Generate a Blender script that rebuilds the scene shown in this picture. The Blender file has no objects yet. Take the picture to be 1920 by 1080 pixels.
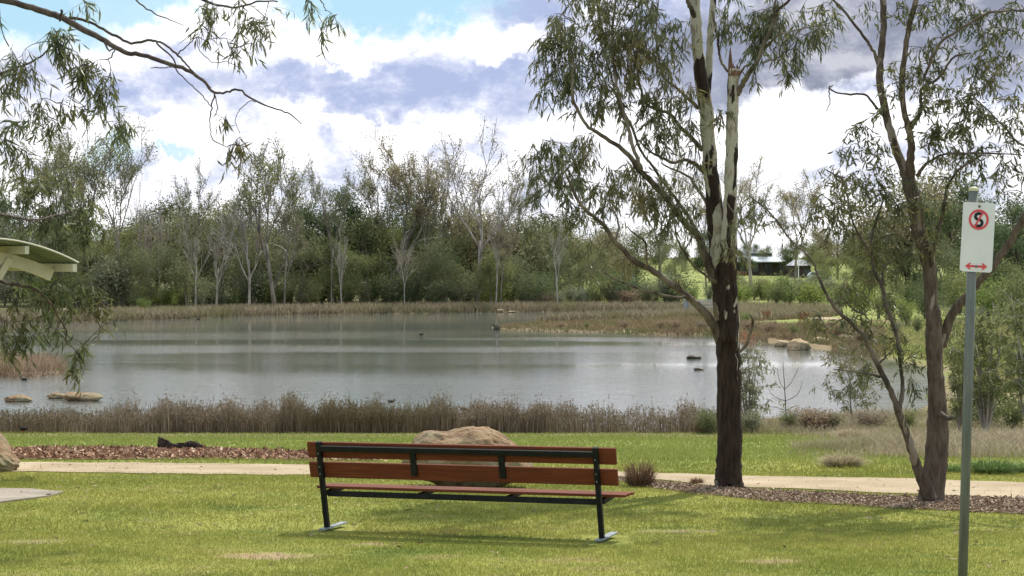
import bpy, math, random
import numpy as np
from mathutils import Vector, Matrix, noise as mnoise
R = math.radians
rng = np.random.default_rng(7)
random.seed(7)
SC = bpy.context.scene
COL = SC.collection

# ------------------------------------------------------------------ camera
F = 3300.0                      # focal length in pixels of the 1920 wide photograph
CZ = 2.6
PITCH = math.atan(60 / F)
cam_d = bpy.data.cameras.new('camera'); cam_d.sensor_width = 36; cam_d.lens = 36 * F / 1920
cam_d.clip_start = 0.1; cam_d.clip_end = 6000
cam = bpy.data.objects.new('camera', cam_d); COL.objects.link(cam)
cam.location = (0, 0, CZ); cam.rotation_euler = (R(90) - PITCH, 0, 0)
SC.camera = cam

# ------------------------------------------------------------------ light
SUN_EL, SUN_AZ = R(57), R(32)     # azimuth clockwise from +Y (beyond the lake, a little right)
sd = bpy.data.lights.new('sun', 'SUN'); sd.energy = 4.2; sd.angle = R(1.0); sd.color = (1.0, 0.94, 0.84)
sun = bpy.data.objects.new('sun', sd); COL.objects.link(sun)
S = Vector((math.sin(SUN_AZ) * math.cos(SUN_EL), math.cos(SUN_AZ) * math.cos(SUN_EL), math.sin(SUN_EL)))
sun.rotation_euler = S.to_track_quat('Z', 'Y').to_euler()
SC.view_settings.view_transform = 'Standard'; SC.view_settings.look = 'None'
SC.view_settings.exposure = 0.42; SC.view_settings.gamma = 1.0
SC.view_settings.use_curve_mapping = False
SC.render.engine = 'CYCLES'
SC.cycles.max_bounces = 6; SC.cycles.transparent_max_bounces = 8; SC.cycles.diffuse_bounces = 3


class NT:
    """small helper round a node tree"""
    def __init__(s, nt): s.nt = nt
    def n(s, t, ins=None, **kw):
        nd = s.nt.nodes.new(t)
        for k, v in kw.items(): setattr(nd, k, v)
        for k, v in (ins or {}).items():
            if isinstance(v, bpy.types.NodeSocket): s.nt.links.new(v, nd.inputs[k])
            else: nd.inputs[k].default_value = v
        return nd
    def math(s, op, a, b=0.0, c=None):
        i = {0: a, 1: b}
        if c is not None: i[2] = c
        return s.n('ShaderNodeMath', i, operation=op).outputs[0]
    def vm(s, op, a, b=(0, 0, 0)):
        nd = s.n('ShaderNodeVectorMath', {0: a, 1: b}, operation=op)
        return nd.outputs['Value'] if op in ('LENGTH', 'DOT_PRODUCT') else nd.outputs['Vector']
    def mr(s, v, a, b, c=0.0, d=1.0, smooth=False):
        return s.n('ShaderNodeMapRange', {'Value': v, 'From Min': a, 'From Max': b, 'To Min': c, 'To Max': d},
                   interpolation_type='SMOOTHSTEP' if smooth else 'LINEAR').outputs[0]
    def mix(s, f, a, b, blend='MIX'):
        nd = s.nt.nodes.new('ShaderNodeMix'); nd.data_type = 'RGBA'; nd.blend_type = blend
        for k, v in ((0, f), (6, a), (7, b)):
            if isinstance(v, bpy.types.NodeSocket): s.nt.links.new(v, nd.inputs[k])
            else: nd.inputs[k].default_value = (*v, 1) if isinstance(v, tuple) and len(v) == 3 else v
        return nd.outputs[2]
    def noise(s, vec, scale, detail=4.0, rough=0.55, dist=0.0):
        return s.n('ShaderNodeTexNoise', {'Vector': vec, 'Scale': scale, 'Detail': detail, 'Roughness': rough, 'Distortion': dist})
    def link(s, a, b): s.nt.links.new(a, b)


# ------------------------------------------------------------------ world: Nishita sky with broken cumulus, laid out by direction
W = bpy.data.worlds.new('World'); SC.world = W; W.use_nodes = True
W.node_tree.nodes.clear(); w = NT(W.node_tree)
SKY_STR = 0.1
sky = w.n('ShaderNodeTexSky', sky_type='NISHITA', sun_disc=False)
sky.sun_elevation = SUN_EL; sky.sun_rotation = SUN_AZ; sky.altitude = 150; sky.air_density = 1.0; sky.dust_density = 0.6; sky.ozone_density = 1.4
D = w.n('ShaderNodeTexCoord').outputs['Generated']
def skydir(px, py):
    return ((px - 960) / F, 1.0, (480 - py) / F)
Dz = w.n('ShaderNodeSeparateXYZ', {0: D})
n1 = w.noise(D, 14.0, 7.0, 0.62)
n2 = w.noise(D, 55.0, 6.0, 0.65)
wob = w.vm('SUBTRACT', n1.outputs['Color'], (0.5, 0.5, 0.5))
wob = w.vm('MULTIPLY', wob, (0.10, 0.0, 0.06))
wob2 = w.vm('SUBTRACT', n2.outputs['Color'], (0.5, 0.5, 0.5))
wob2 = w.vm('MULTIPLY', wob2, (0.034, 0.0, 0.030))
DW = w.vm('ADD', w.vm('ADD', D, wob), wob2)
def blobs(lst, e0=1.2, e1=.58):
    acc = None
    for (px, py, rx, ry, amp) in lst:
        dd = w.vm('MULTIPLY', w.vm('SUBTRACT', DW, skydir(px, py)), (F / rx, 2.0, F / ry))
        v = w.mr(w.vm('LENGTH', dd), e0, e1, 0.0, amp, smooth=True)
        acc = v if acc is None else w.math('MAXIMUM', acc, v)
    return acc
clear = blobs([(60, 30, 260, 85, 1), (260, 0, 200, 60, .9), (730, 5, 250, 62, 1), (560, 10, 130, 45, .9), (335, 277, 60, 10, .8), (205, 300, 50, 45, .6), (700, 470, 240, 45, .6),
               (150, 470, 200, 60, .5), (-300, -100, 300, 150, 1)])
shade = blobs([(230, 185, 150, 62, 1), (330, 150, 110, 60, .85), (790, 145, 320, 92, 1), (610, 175, 180, 66, .9), (985, 25, 120, 66, 1), (1000, 160, 120, 60, .7),
               (650, 245, 60, 60, .7), (900, 285, 160, 28, .4), (1250, 90, 200, 120, .9), (560, 150, 120, 40, .8), (1150, 170, 160, 60, .7),
               (1800, 180, 260, 60, .8), (1560, 205, 120, 22, .45), (480, 120, 100, 40, .4), (70, 180, 80, 80, .7), (460, 340, 160, 18, .35), (760, 330, 200, 22, .35), (1640, 300, 200, 24, .3), (180, 330, 120, 30, .35)], 1.2, .35)
dark = blobs([(1560, 70, 330, 115, 1), (1800, 90, 330, 120, 1), (1330, 110, 180, 90, .8), (1500, 140, 260, 40, 1)], 1.15, .55)
white = blobs([(620, 90, 150, 34, 1), (930, 90, 85, 34, 1), (400, 60, 170, 46, .8), (350, 235, 110, 42, 1), (560, 225, 90, 45, .9), (720, 240, 130, 26, .8), (1500, 250, 420, 60, 1)])
# generic cover away from the framed part of the sky
gen = w.noise(w.vm('MULTIPLY', D, (1, 1, 2.2)), 2.6, 8.0, 0.6)
gcov = w.mr(gen.outputs['Fac'], 0.40, 0.56, 0, 1, smooth=True)
low = w.mr(Dz.outputs['Z'], 0.16, 0.30, 0, 1, smooth=True)
front = w.mr(Dz.outputs['Y'], 0.75, 0.90, 0, 1, smooth=True)
inview = w.math('MULTIPLY', front, w.math('SUBTRACT', 1.0, low))
cov_view = w.math('SUBTRACT', 1.0, clear)
cover = w.math('ADD', w.math('MULTIPLY', cov_view, inview), w.math('MULTIPLY', gcov, w.math('SUBTRACT', 1.0, inview)))
shade_g = w.mr(gen.outputs['Fac'], 0.55, 0.72, 0, 0.9, smooth=True)
shade = w.math('MAXIMUM', w.math('MULTIPLY', shade, inview), w.math('MULTIPLY', shade_g, w.math('SUBTRACT', 1.0, inview)))
shade = w.math('MULTIPLY', shade, w.mr(white, 0.0, 1.0, 1.0, 0.15))
soft = w.mr(w.noise(w.vm('MULTIPLY', D, (1, 1, 1.7)), 26.0, 10.0, 0.66).outputs['Fac'], 0.38, 0.64, 0.0, 1.0)
K = 1 / SKY_STR
cl_white = (1.2 * K, 1.18 * K, 1.2 * K)
cl_lav = (0.50 * K, 0.54 * K, 0.66 * K)
cl_shade = (0.35 * K, 0.41 * K, 0.61 * K)
cl_dark = (0.23 * K, 0.25 * K, 0.33 * K)
c = w.mix(w.math('MULTIPLY', soft, w.mr(white, 0, 1, .95, .25)), cl_white, cl_lav)
c = w.mix(w.math('MULTIPLY', w.math('SUBTRACT', 1.0, inview), .75), c, (1.0 * K, 1.0 * K, 1.04 * K))
sh_n = w.math('MULTIPLY', shade, w.mr(soft, 0, 1, 0.62, 1.2))
c = w.mix(w.math('MINIMUM', sh_n, 1.0), c, cl_shade)
dk = w.math('MULTIPLY', w.math('MULTIPLY', dark, inview), w.mr(soft, 0, 1, 0.75, 1.1))
c = w.mix(w.math('MINIMUM', dk, 1.0), c, cl_dark)
skyc = w.mix(0.75, sky.outputs[0], (0.37 * K, 0.60 * K, 0.73 * K))
fin = w.mix(cover, skyc, c)
bg = w.n('ShaderNodeBackground', {'Color': fin, 'Strength': SKY_STR})
w.link(bg.outputs[0], w.n('ShaderNodeOutputWorld').inputs[0])

# ------------------------------------------------------------------ pixel <-> world helpers (photo pixels, 1920 wide)
cp, sp = math.cos(PITCH), math.sin(PITCH)
def ray(px, py):
    X = (px - 960) / F; Z = (540 - py) / F
    y = cp + sp * Z; z = -sp + cp * Z
    return X / y, z / y
def P(px, py, d):
    a, b = ray(px, py)
    return np.array((a * d, d, CZ + b * d))

# ------------------------------------------------------------------ lake outline and terrain
ZW = -2.75
def wpt(px, py):
    a, b = ray(px, py); d = (ZW - CZ) / b
    return (a * d, d)
LAKE = [wpt(*p) for p in [(-1500, 830), (-400, 816), (0, 815), (600, 815), (1100, 815), (1300, 815), (1360, 800), (1440, 790), (1560, 786), (1680, 782), (1745, 770),
        (1790, 745), (1790, 705), (1752, 688), (1690, 675), (1640, 668), (1590, 662), (1550, 655), (1470, 646), (1400, 634), (1330, 628), (1200, 627), (1130, 623), (1010, 621), (935, 618),
        (932, 613), (1000, 607), (1100, 603), (1240, 599), (1310, 595), (1330, 589), (1230, 585), (1100, 584), (960, 584.5), (880, 586), (740, 588), (640, 589.5), (500, 591), (400, 595), (300, 599),
        (180, 603), (100, 604), (-100, 604), (-500, 606), (-1500, 612)]]
LAKE_A = np.array(LAKE)
def seg_dist(x, y, A, closed=True):
    x = np.asarray(x, float); y = np.asarray(y, float)
    best = np.full(x.shape, 1e9)
    B = np.roll(A, -1, axis=0) if closed else A[1:]
    for (ax, ay), (bx, by) in zip(A if closed else A[:-1], B):
        vx, vy = bx - ax, by - ay
        t = np.clip(((x - ax) * vx + (y - ay) * vy) / (vx * vx + vy * vy + 1e-12), 0, 1)
        best = np.minimum(best, np.hypot(x - ax - t * vx, y - ay - t * vy))
    return best
def inside(x, y, A):
    x = np.asarray(x, float); y = np.asarray(y, float)
    r = np.zeros(x.shape, bool)
    B = np.roll(A, -1, axis=0)
    for (ax, ay), (bx, by) in zip(A, B):
        if ay == by: continue
        c_ = ((ay > y) != (by > y)) & (x < (bx - ax) * (y - ay) / (by - ay) + ax)
        r ^= c_
    return r
def sdl(x, y):
    d = seg_dist(x, y, LAKE_A)
    return np.where(inside(x, y, LAKE_A), -d, d)
def sm(t): t = np.clip(t, 0, 1); return t * t * (3 - 2 * t)
def near_profile(y):
    y = np.asarray(y, float)
    return np.interp(y, [-60, 11, 14, 16, 17, 18.5, 23, 27, 31, 50, 52, 60, 400], [2.0, .275, .115, -.006, -.060, -.120, -.325, -.55, -.86, -2.44, -2.60, -2.9, -2.9])
def zf(x, y):
    x = np.asarray(x, float); y = np.asarray(y, float)
    s = sdl(x, y)
    slope = 0.05 + (0.012 - 0.05) * sm((y - 60) / 60)
    land = ZW + 0.10 + slope * np.clip(s, 0, 60) + 0.004 * np.clip(s - 60, 0, 300)
    land = np.where(s < 0, ZW + 0.10 + np.maximum(s * 0.25, -1.6), land)
    # island bank is low
    t = sm((y - 40) / 14)
    n_ = near_profile(y)
    z = n_ * (1 - t) + land * t
    hump = 0.35 * np.sin(x * 0.05 + 1) * sm((y - 180) / 120)
    return z + hump
def z1(x, y): return float(zf(np.array([x]), np.array([y]))[0])
def G(px, py):
    """where the line of sight through a photo pixel meets the ground"""
    a, b = ray(px, py)
    ds = np.concatenate([np.arange(4, 70, 0.05), np.arange(70, 700, 0.5)])
    dz = (CZ + b * ds) - zf(a * ds, ds)
    i = int(np.argmax(dz < 0))
    if not (dz < 0).any(): i = len(ds) - 1
    d = ds[i]
    return np.array((a * d, d, z1(a * d, d)))
def GX(px, d):
    a, _ = ray(px, 540); x = a * d
    return np.array((x, d, z1(x, d)))

# ------------------------------------------------------------------ geometry collector
class Geo:
    def __init__(s): s.v = []; s.n = 0; s.f = []
    def add(s, V, Fc, m=0):
        V = np.asarray(V, float).reshape(-1, 3); Fc = np.asarray(Fc, dtype=np.int64)
        s.v.append(V); s.f.append((Fc + s.n, m)); s.n += len(V)
    def box(s, c, size, m=0, rot=None):
        c = np.array(c, float); h = np.array(size, float) / 2
        V = np.array([(x, y, z) for x in (-1, 1) for y in (-1, 1) for z in (-1, 1)]) * h
        if rot is not None: V = V @ np.array(rot.to_3x3()).T
        s.add(V + c, [(0, 1, 3, 2), (4, 6, 7, 5), (0, 4, 5, 1), (2, 3, 7, 6), (0, 2, 6, 4), (1, 5, 7, 3)], m)
    def bar(s, a, b, wx, wz, up=(0, 0, 1), m=0):
        a = Vector(a); b = Vector(b); t = (b - a); L = t.length; t.normalize()
        sx = t.cross(Vector(up))
        if sx.length < 1e-5: sx = t.cross(Vector((1, 0, 0)))
        sx.normalize(); uz = sx.cross(t)
        V = [a + t * (L * k) + sx * (i * wx / 2) + uz * (j * wz / 2) for k in (0, 1) for i in (-1, 1) for j in (-1, 1)]
        s.add([tuple(v) for v in V], [(0, 1, 3, 2), (4, 6, 7, 5), (0, 4, 5, 1), (2, 3, 7, 6), (0, 2, 6, 4), (1, 5, 7, 3)], m)
    def tube(s, pts, rad, k=6, m=0, rough=0.0):
        pts = np.asarray(pts, float); rad = np.asarray(rad, float); n = len(pts)
        t = np.gradient(pts, axis=0); t /= (np.linalg.norm(t, axis=1)[:, None] + 1e-9)
        ref = np.array((0.0, 1.0, 0.0)) if abs(t[0][1]) < 0.8 else np.array((1.0, 0, 0))
        N = np.zeros((n, 3)); cur = ref
        for i in range(n):
            cur = cur - t[i] * np.dot(cur, t[i]); cur /= (np.linalg.norm(cur) + 1e-9); N[i] = cur
        Bn = np.cross(t, N)
        ang = np.linspace(0, 2 * math.pi, k, endpoint=False)
        rr = rad[:, None] * (1 + (rng.normal(0, rough, (n, k)) if rough else 0))
        V = pts[:, None, :] + rr[:, :, None] * (np.cos(ang)[None, :, None] * N[:, None, :] + np.sin(ang)[None, :, None] * Bn[:, None, :])
        i = np.arange(n - 1)[:, None] * k; j = np.arange(k)[None, :]; j2 = (j + 1) % k
        q = np.stack([i + j, i + j2, i + k + j2, i + k + j], -1).reshape(-1, 4)
        s.add(V.reshape(-1, 3), q, m)
        base = s.n - n * k
        for e, pt in ((0, pts[0]), (n - 1, pts[-1])):
            s.v.append(pt[None, :]); ci = s.n; s.n += 1
            a = np.arange(k); b = (a + 1) % k
            s.f.append((np.stack([np.full(k, ci), base + e * k + (b if e == 0 else a), base + e * k + (a if e == 0 else b)], -1), m))
    def build(s, name, mats, parent=None, smooth=False, loc=None):
        me = bpy.data.meshes.new(name)
        V = np.concatenate(s.v) if s.v else np.zeros((0, 3))
        if loc is not None: V = V - np.array(loc)
        me.vertices.add(len(V)); me.vertices.foreach_set('co', V.astype(np.float32).ravel())
        idx = np.concatenate([f.ravel() for f, _ in s.f]).astype(np.int32)
        tot = np.concatenate([np.full(len(f), f.shape[1]) for f, _ in s.f]).astype(np.int32)
        mi = np.concatenate([np.full(len(f), m) for f, m in s.f]).astype(np.int32)
        me.loops.add(len(idx)); me.loops.foreach_set('vertex_index', idx)
        me.polygons.add(len(tot)); me.polygons.foreach_set('loop_start', np.concatenate([[0], np.cumsum(tot)[:-1]]).astype(np.int32))
        me.polygons.foreach_set('loop_total', tot)
        for mt in (mats if isinstance(mats, (list, tuple)) else [mats]): me.materials.append(mt)
        me.polygons.foreach_set('material_index', mi)
        me.polygons.foreach_set('use_smooth', np.full(len(tot), bool(smooth)))
        me.update(calc_edges=True)
        o = bpy.data.objects.new(name, me); COL.objects.link(o)
        if loc is not None: o.location = loc
        if parent is not None:
            o.parent = parent
            if loc is not None and parent.type == 'EMPTY': o.location = Vector(loc) - parent.location
        return o
def tag(o, label=None, cat=None, group=None, kind=None):
    if label: o['label'] = label
    if cat: o['category'] = cat
    if group: o['group'] = group
    if kind: o['kind'] = kind
    return o
def empty(name, loc, label=None, cat=None, group=None, rz=0.0):
    o = bpy.data.objects.new(name, None); COL.objects.link(o); o.empty_display_size = 0.2
    o.location = tuple(loc); o.rotation_euler = (0, 0, rz)
    return tag(o, label, cat, group)
def copy_tree(o, parent=None):
    c_ = o.copy(); COL.objects.link(c_); c_.parent = parent
    for ch in [x for x in KIDS.get(o.name, [])]: copy_tree(ch, c_)
    return c_
KIDS = {}
def leaves(g, Pn, Dn, L, Wd, m=0, bend=0.12, full=True):
    n = len(Pn)
    Dn = Dn / (np.linalg.norm(Dn, axis=1)[:, None] + 1e-9)
    rv = rng.normal(size=(n, 3)); side = np.cross(Dn, rv); side /= (np.linalg.norm(side, axis=1)[:, None] + 1e-9)
    nor = np.cross(side, Dn)
    L = L[:, None]; Wd = Wd[:, None]; bz = nor * L * bend * rng.uniform(-1, 1, (n, 1)); sk = side * L * rng.uniform(-.12, .12, (n, 1))
    if full:
        a = Pn; m1 = Pn + Dn * L * .33 + bz * .3; m2 = Pn + Dn * L * .68 + bz + sk * .5; tip = Pn + Dn * L + bz * 2 + sk * 1.5
        V = np.stack([a, m1 - side * Wd * .5, m1 + side * Wd * .5, m2 - side * Wd * .36, m2 + side * Wd * .36, tip], 1)
        b = np.arange(n)[:, None] * 6
        g.v.append(V.reshape(-1, 3))
        g.f.append((np.concatenate([b + np.array([[0, 2, 1]]), b + np.array([[3, 4, 5]])]) + g.n, m))
        g.f.append((b + np.array([[1, 2, 4, 3]]) + g.n, m)); g.n += n * 6
    else:
        V = np.stack([Pn, Pn + Dn * L * .5 - side * Wd * .5 + bz, Pn + Dn * L + sk, Pn + Dn * L * .5 + side * Wd * .5 + bz], 1)
        b = np.arange(n)[:, None] * 4
        g.v.append(V.reshape(-1, 3)); g.f.append((b + np.array([[0, 1, 2, 3]]) + g.n, m)); g.n += n * 4

# ------------------------------------------------------------------ materials
def newmat(name):
    m = bpy.data.materials.new(name); m.use_nodes = True; m.node_tree.nodes.clear(); return m, NT(m.node_tree)
def finish(t, col, rough=0.7, spec=0.3, bump=None, metallic=0.0, trans=0.0):
    b = t.n('ShaderNodeBsdfPrincipled', {'Base Color': col if isinstance(col, bpy.types.NodeSocket) else (*col, 1), 'Roughness': rough, 'Specular IOR Level': spec, 'Metallic': metallic})
    if bump is not None: t.link(bump, b.inputs['Normal'])
    out = b.outputs[0]
    if trans > 0:
        tr = t.n('ShaderNodeBsdfTranslucent', {'Color': col if isinstance(col, bpy.types.NodeSocket) else (*col, 1)})
        mx = t.n('ShaderNodeMixShader', {0: trans}); t.link(b.outputs[0], mx.inputs[1]); t.link(tr.outputs[0], mx.inputs[2]); out = mx.outputs[0]
    t.link(out, t.n('ShaderNodeOutputMaterial').inputs[0])
def bumpn(t, h, strength=0.4, dist=0.02):
    return t.n('ShaderNodeBump', {'Height': h, 'Strength': strength, 'Distance': dist}).outputs[0]
def noise_mat(name, c1, c2, scale=5, lo=.35, hi=.65, rough=.8, spec=.2, bs=0.0, bscale=20, stretch=(1, 1, 1), c3=None, s3=1.5, bdist=0.02, metallic=0.0):
    m, t = newmat(name)
    v = t.vm('MULTIPLY', t.n('ShaderNodeTexCoord').outputs['Object'], stretch)
    f = t.mr(t.noise(v, scale, 6, .6).outputs[0], lo, hi)
    c_ = t.mix(f, c1, c2)
    if 'granite' in name:
        c_ = t.mix(t.mr(t.noise(v, 55, 4, .8).outputs[0], .5, .62, 0, .45), c_, (.07, .06, .05))
        c_ = t.mix(t.mr(t.noise(t.vm('ADD', v, (5, 5, 5)), 9, 6, .75).outputs[0], .56, .64, 0, .6), c_, (.40, .20, .10))
    if c3: c_ = t.mix(t.mr(t.noise(v, s3, 5, .6).outputs[0], .5, .62), c_, c3)
    b = bumpn(t, t.noise(v, bscale, 6, .65).outputs[0], bs, bdist) if bs else None
    finish(t, c_, rough, spec, b, metallic)
    return m
def leaf_mat(name, c1, c2, c3=None, trans=.3, rough=.45, spec=.4, pos=1.2):
    m, t = newmat(name)
    r = t.n('ShaderNodeNewGeometry').outputs['Random Per Island']
    c_ = t.mix(r, c1, c2)
    if c3:
        nn = t.noise(t.n('ShaderNodeTexCoord').outputs['Object'], pos, 3).outputs[0]
        c_ = t.mix(t.mr(nn, .45, .7), c_, c3)
    ob = t.n('ShaderNodeObjectInfo').outputs['Random']
    c_ = t.mix(1.0, c_, t.n('ShaderNodeCombineColor', {0: t.mr(ob, 0, 1, .82, 1.18), 1: t.mr(ob, 0, 1, .88, 1.12), 2: t.mr(ob, 0, 1, .9, 1.05)}).outputs[0], 'MULTIPLY')
    finish(t, c_, rough, spec, None, 0, trans)
    return m

M = {}
M['leaf_gum'] = leaf_mat('leaf_gum', (.05, .07, .032), (.16, .18, .085), (.17, .15, .065), .4)
M['leaf_gum2'] = leaf_mat('leaf_gum2', (.055, .075, .03), (.18, .19, .08), (.20, .17, .06), .4)
M['leaf_left'] = leaf_mat('leaf_left', (.05, .075, .03), (.20, .23, .10), (.16, .13, .06), .45)
M['far_grey'] = leaf_mat('far_grey', (.115, .135, .07), (.26, .275, .14), None, .5, .7, .15)
M['far_brown'] = leaf_mat('far_brown', (.17, .155, .09), (.32, .29, .17), None, .5, .7, .15)
M['far_green'] = leaf_mat('far_green', (.11, .135, .055), (.24, .26, .11), None, .5, .7, .15)
M['far_dark'] = leaf_mat('far_dark', (.07, .10, .05), (.15, .19, .085), None, .4, .7, .15)
M['bush_bright'] = leaf_mat('bush_bright', (.12, .17, .045), (.26, .31, .09), None, .5, .6, .2)
M['bush_grey'] = leaf_mat('bush_grey', (.14, .155, .10), (.27, .28, .18), None, .5, .6, .2)
M['bush_brown'] = leaf_mat('bush_brown', (.18, .135, .095), (.34, .27, .19), None, .4, .7, .1)
M['red_flower'] = leaf_mat('red_flower', (.14, .03, .022), (.27, .07, .05), None, .3, .6, .2)
M['orange_tip'] = leaf_mat('orange_tip', (.28, .11, .06), (.40, .22, .13), None, .3, .6, .2)
M['reed'] = leaf_mat('reed', (.12, .085, .055), (.42, .32, .23), (.17, .13, .07), .3, .8, .1, .25)
M['reed_far'] = leaf_mat('reed_far', (.18, .145, .095), (.40, .33, .23), (.20, .20, .095), .3, .8, .1, .3)
M['spit'] = leaf_mat('spit_sedge', (.12, .09, .055), (.30, .235, .15), (.15, .17, .075), .3, .8, .1, .3)
M['drygrass'] = leaf_mat('drygrass', (.26, .20, .14), (.50, .42, .30), (.20, .20, .08), .3, .8, .1, .5)
M['shoregrass'] = leaf_mat('shoregrass', (.13, .17, .05), (.28, .27, .12), (.30, .26, .14), .3, .7, .1, .2)
M['tussock'] = leaf_mat('tussock', (.10, .055, .035), (.30, .19, .12), None, .2, .8, .1)
M['greengrass'] = leaf_mat('greengrass', (.08, .14, .035), (.20, .27, .08), None, .3, .7, .15)
M['bark_dark'] = noise_mat('bark_dark', (.035, .024, .018), (.10, .075, .058), 8, stretch=(1, 1, .25), bs=.6, bscale=30)
M['bark_far'] = noise_mat('bark_far', (.09, .075, .062), (.29, .255, .215), 2.0, stretch=(1, 1, .3))
M['bark_pale'] = noise_mat('bark_pale', (.20, .175, .15), (.46, .42, .37), 2.0, stretch=(1, 1, .3))
M['twig'] = noise_mat('twig', (.06, .035, .025), (.14, .09, .065), 6)
M['granite'] = noise_mat('granite', (.17, .10, .055), (.40, .29, .18), 3.5, .3, .7, bs=.9, bscale=9, c3=(.24, .21, .13), s3=2.2, bdist=.09, rough=.9)
M['granite_pale'] = noise_mat('granite_pale', (.30, .22, .13), (.52, .41, .26), 2.2, .3, .7, bs=.8, bscale=7, c3=(.16, .15, .09), s3=1.6, bdist=.05, rough=.9)
M['wetrock'] = noise_mat('wetrock', (.035, .028, .02), (.09, .075, .055), 5, rough=.5)
M['charred'] = noise_mat('charred', (.012, .009, .008), (.06, .04, .03), 9, bs=.8, bscale=18, bdist=.03)
M['steel_black'] = noise_mat('steel_black', (.004, .005, .0045), (.011, .013, .011), 12, rough=.55, spec=.2)
M['galv'] = noise_mat('galv', (.09, .10, .09), (.16, .17, .155), 4, rough=.7, spec=.3, metallic=.15, stretch=(6, 6, .5))
M['galv_foot'] = noise_mat('galv_foot', (.17, .20, .21), (.28, .31, .32), 14, rough=.5, metallic=.3)
M['sign_white'] = noise_mat('sign_white', (.58, .58, .60), (.64, .64, .66), 6, rough=.85, spec=.05)
M['sign_red'] = noise_mat('sign_red', (.50, .05, .07), (.60, .09, .10), 30, rough=.45)
M['sign_black'] = noise_mat('sign_black', (.008, .008, .012), (.02, .02, .025), 30, rough=.5)
M['cap'] = noise_mat('cap', (.42, .42, .27), (.52, .50, .36), 20, rough=.6)
M['cream'] = noise_mat('cream', (.54, .52, .41), (.64, .61, .49), 3, rough=.6)
M['roof_green'] = noise_mat('roof_green', (.15, .18, .13), (.21, .24, .175), 3, rough=.5)
M['panel_grey'] = noise_mat('panel_grey', (.10, .10, .125), (.14, .14, .17), 8, rough=.4)
M['concrete'] = noise_mat('concrete', (.22, .19, .155), (.34, .30, .245), 2.5, bs=.2, bscale=60, rough=.9)
M['roof_metal'] = noise_mat('roof_metal', (.55, .58, .62), (.68, .71, .75), .6, rough=.4)
M['dark_wall'] = noise_mat('dark_wall', (.035, .03, .025), (.09, .07, .055), .8)
M['brick'] = noise_mat('brick', (.20, .09, .055), (.32, .16, .10), 3)
M['grey_roof'] = noise_mat('grey_roof', (.30, .31, .34), (.38, .39, .42), .8)
M['glass_dark'] = noise_mat('glass_dark', (.03, .035, .04), (.06, .065, .07), 3, rough=.15, spec=.6)
M['car_paint'] = noise_mat('car_paint', (.36, .40, .42), (.44, .48, .5), 2, rough=.3, spec=.5)
M['rubber'] = noise_mat('rubber', (.02, .02, .02), (.035, .035, .035), 6)
M['white_paint'] = noise_mat('white_paint', (.68, .68, .66), (.78, .78, .76), 4)
M['rail'] = noise_mat('rail', (.22, .24, .26), (.34, .36, .38), 2, rough=.7)
M['deck'] = noise_mat('deck', (.36, .32, .25), (.50, .46, .38), 2)
M['feather'] = noise_mat('feather', (.008, .008, .009), (.025, .02, .02), 30)
M['beak'] = noise_mat('beak', (.35, .06, .03), (.5, .1, .05), 30)
M['brownf'] = noise_mat('brownf', (.07, .045, .03), (.14, .09, .06), 30)

# hardwood slats: grain along local x
m, t = newmat('hardwood'); M['hardwood'] = m
v = t.n('ShaderNodeTexCoord').outputs['Object']
gr = t.noise(t.vm('MULTIPLY', v, (1.2, 18, 40)), 2.2, 7, .6).outputs[0]
bl = t.noise(t.vm('MULTIPLY', v, (1.5, 1, 3)), 1.6, 3).outputs[0]
c_ = t.mix(t.mr(gr, .35, .68), (.085, .022, .009), (.185, .054, .020))
c_ = t.mix(t.mr(bl, .35, .7, 0, .5), c_, (.10, .026, .012))
finish(t, c_, .6, .15, bumpn(t, gr, .25, .004))

# peeling gum bark, dark and rough low down, cream patches growing upwards
def peeling(name, z0, z1_, pale1, pale2, dk1, dk2, lo, hi):
    m, t = newmat(name)
    v = t.n('ShaderNodeTexCoord').outputs['Object']
    zc = t.n('ShaderNodeSeparateXYZ', {0: v}).outputs['Z']
    big = t.noise(t.vm('MULTIPLY', v, (1, 1, .28)), 5.5, 3, .5, .3).outputs[0]
    fine = t.noise(t.vm('MULTIPLY', v, (1, 1, .2)), 22, 7, .7).outputs[0]
    thr = t.mr(zc, z0, z1_, lo, hi)
    f = t.mr(t.math('SUBTRACT', t.math('ADD', big, t.math('MULTIPLY', t.math('SUBTRACT', fine, .5), .10)), thr), -.006, .012)
    pale = t.mix(t.noise(v, 9, 4).outputs[0], pale1, pale2)
    pale = t.mix(t.mr(t.noise(t.vm('ADD', t.vm('MULTIPLY', v, (1, 1, .35)), (4, 2, 9)), 7, 6, .7).outputs[0], .54, .60, 0, .75), pale, (.20, .155, .115))
    dk = t.mix(t.mr(fine, .35, .65), dk1, dk2)
    c_ = t.mix(f, dk, pale)
    h = t.math('ADD', t.math('MULTIPLY', f, -.9), t.math('MULTIPLY', fine, 1.2))
    finish(t, c_, .85, .15, bumpn(t, h, .9, .02))
    return m
M['bark1'] = peeling('bark_peeling', 0.6, 5.4, (.50, .46, .36), (.34, .32, .25), (.015, .010, .0075), (.055, .038, .028), .64, .41)
M['bark2'] = peeling('bark_smooth', -1, 7.0, (.30, .25, .20), (.20, .16, .13), (.055, .040, .030), (.15, .115, .088), .66, .50)
M['limb1'] = noise_mat('limb_bark', (.055, .040, .030), (.19, .16, .12), 5, .4, .6, stretch=(1, 1, .6), bs=.4, bscale=25)
M['limb2'] = noise_mat('limb_brown', (.045, .034, .027), (.15, .12, .095), 5, .4, .65, stretch=(1, 1, .6), bs=.4, bscale=25)
M['heart'] = noise_mat('heartwood', (.09, .045, .03), (.20, .12, .08), 12, stretch=(1, 1, .15), bs=.5, bscale=30)

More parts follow.
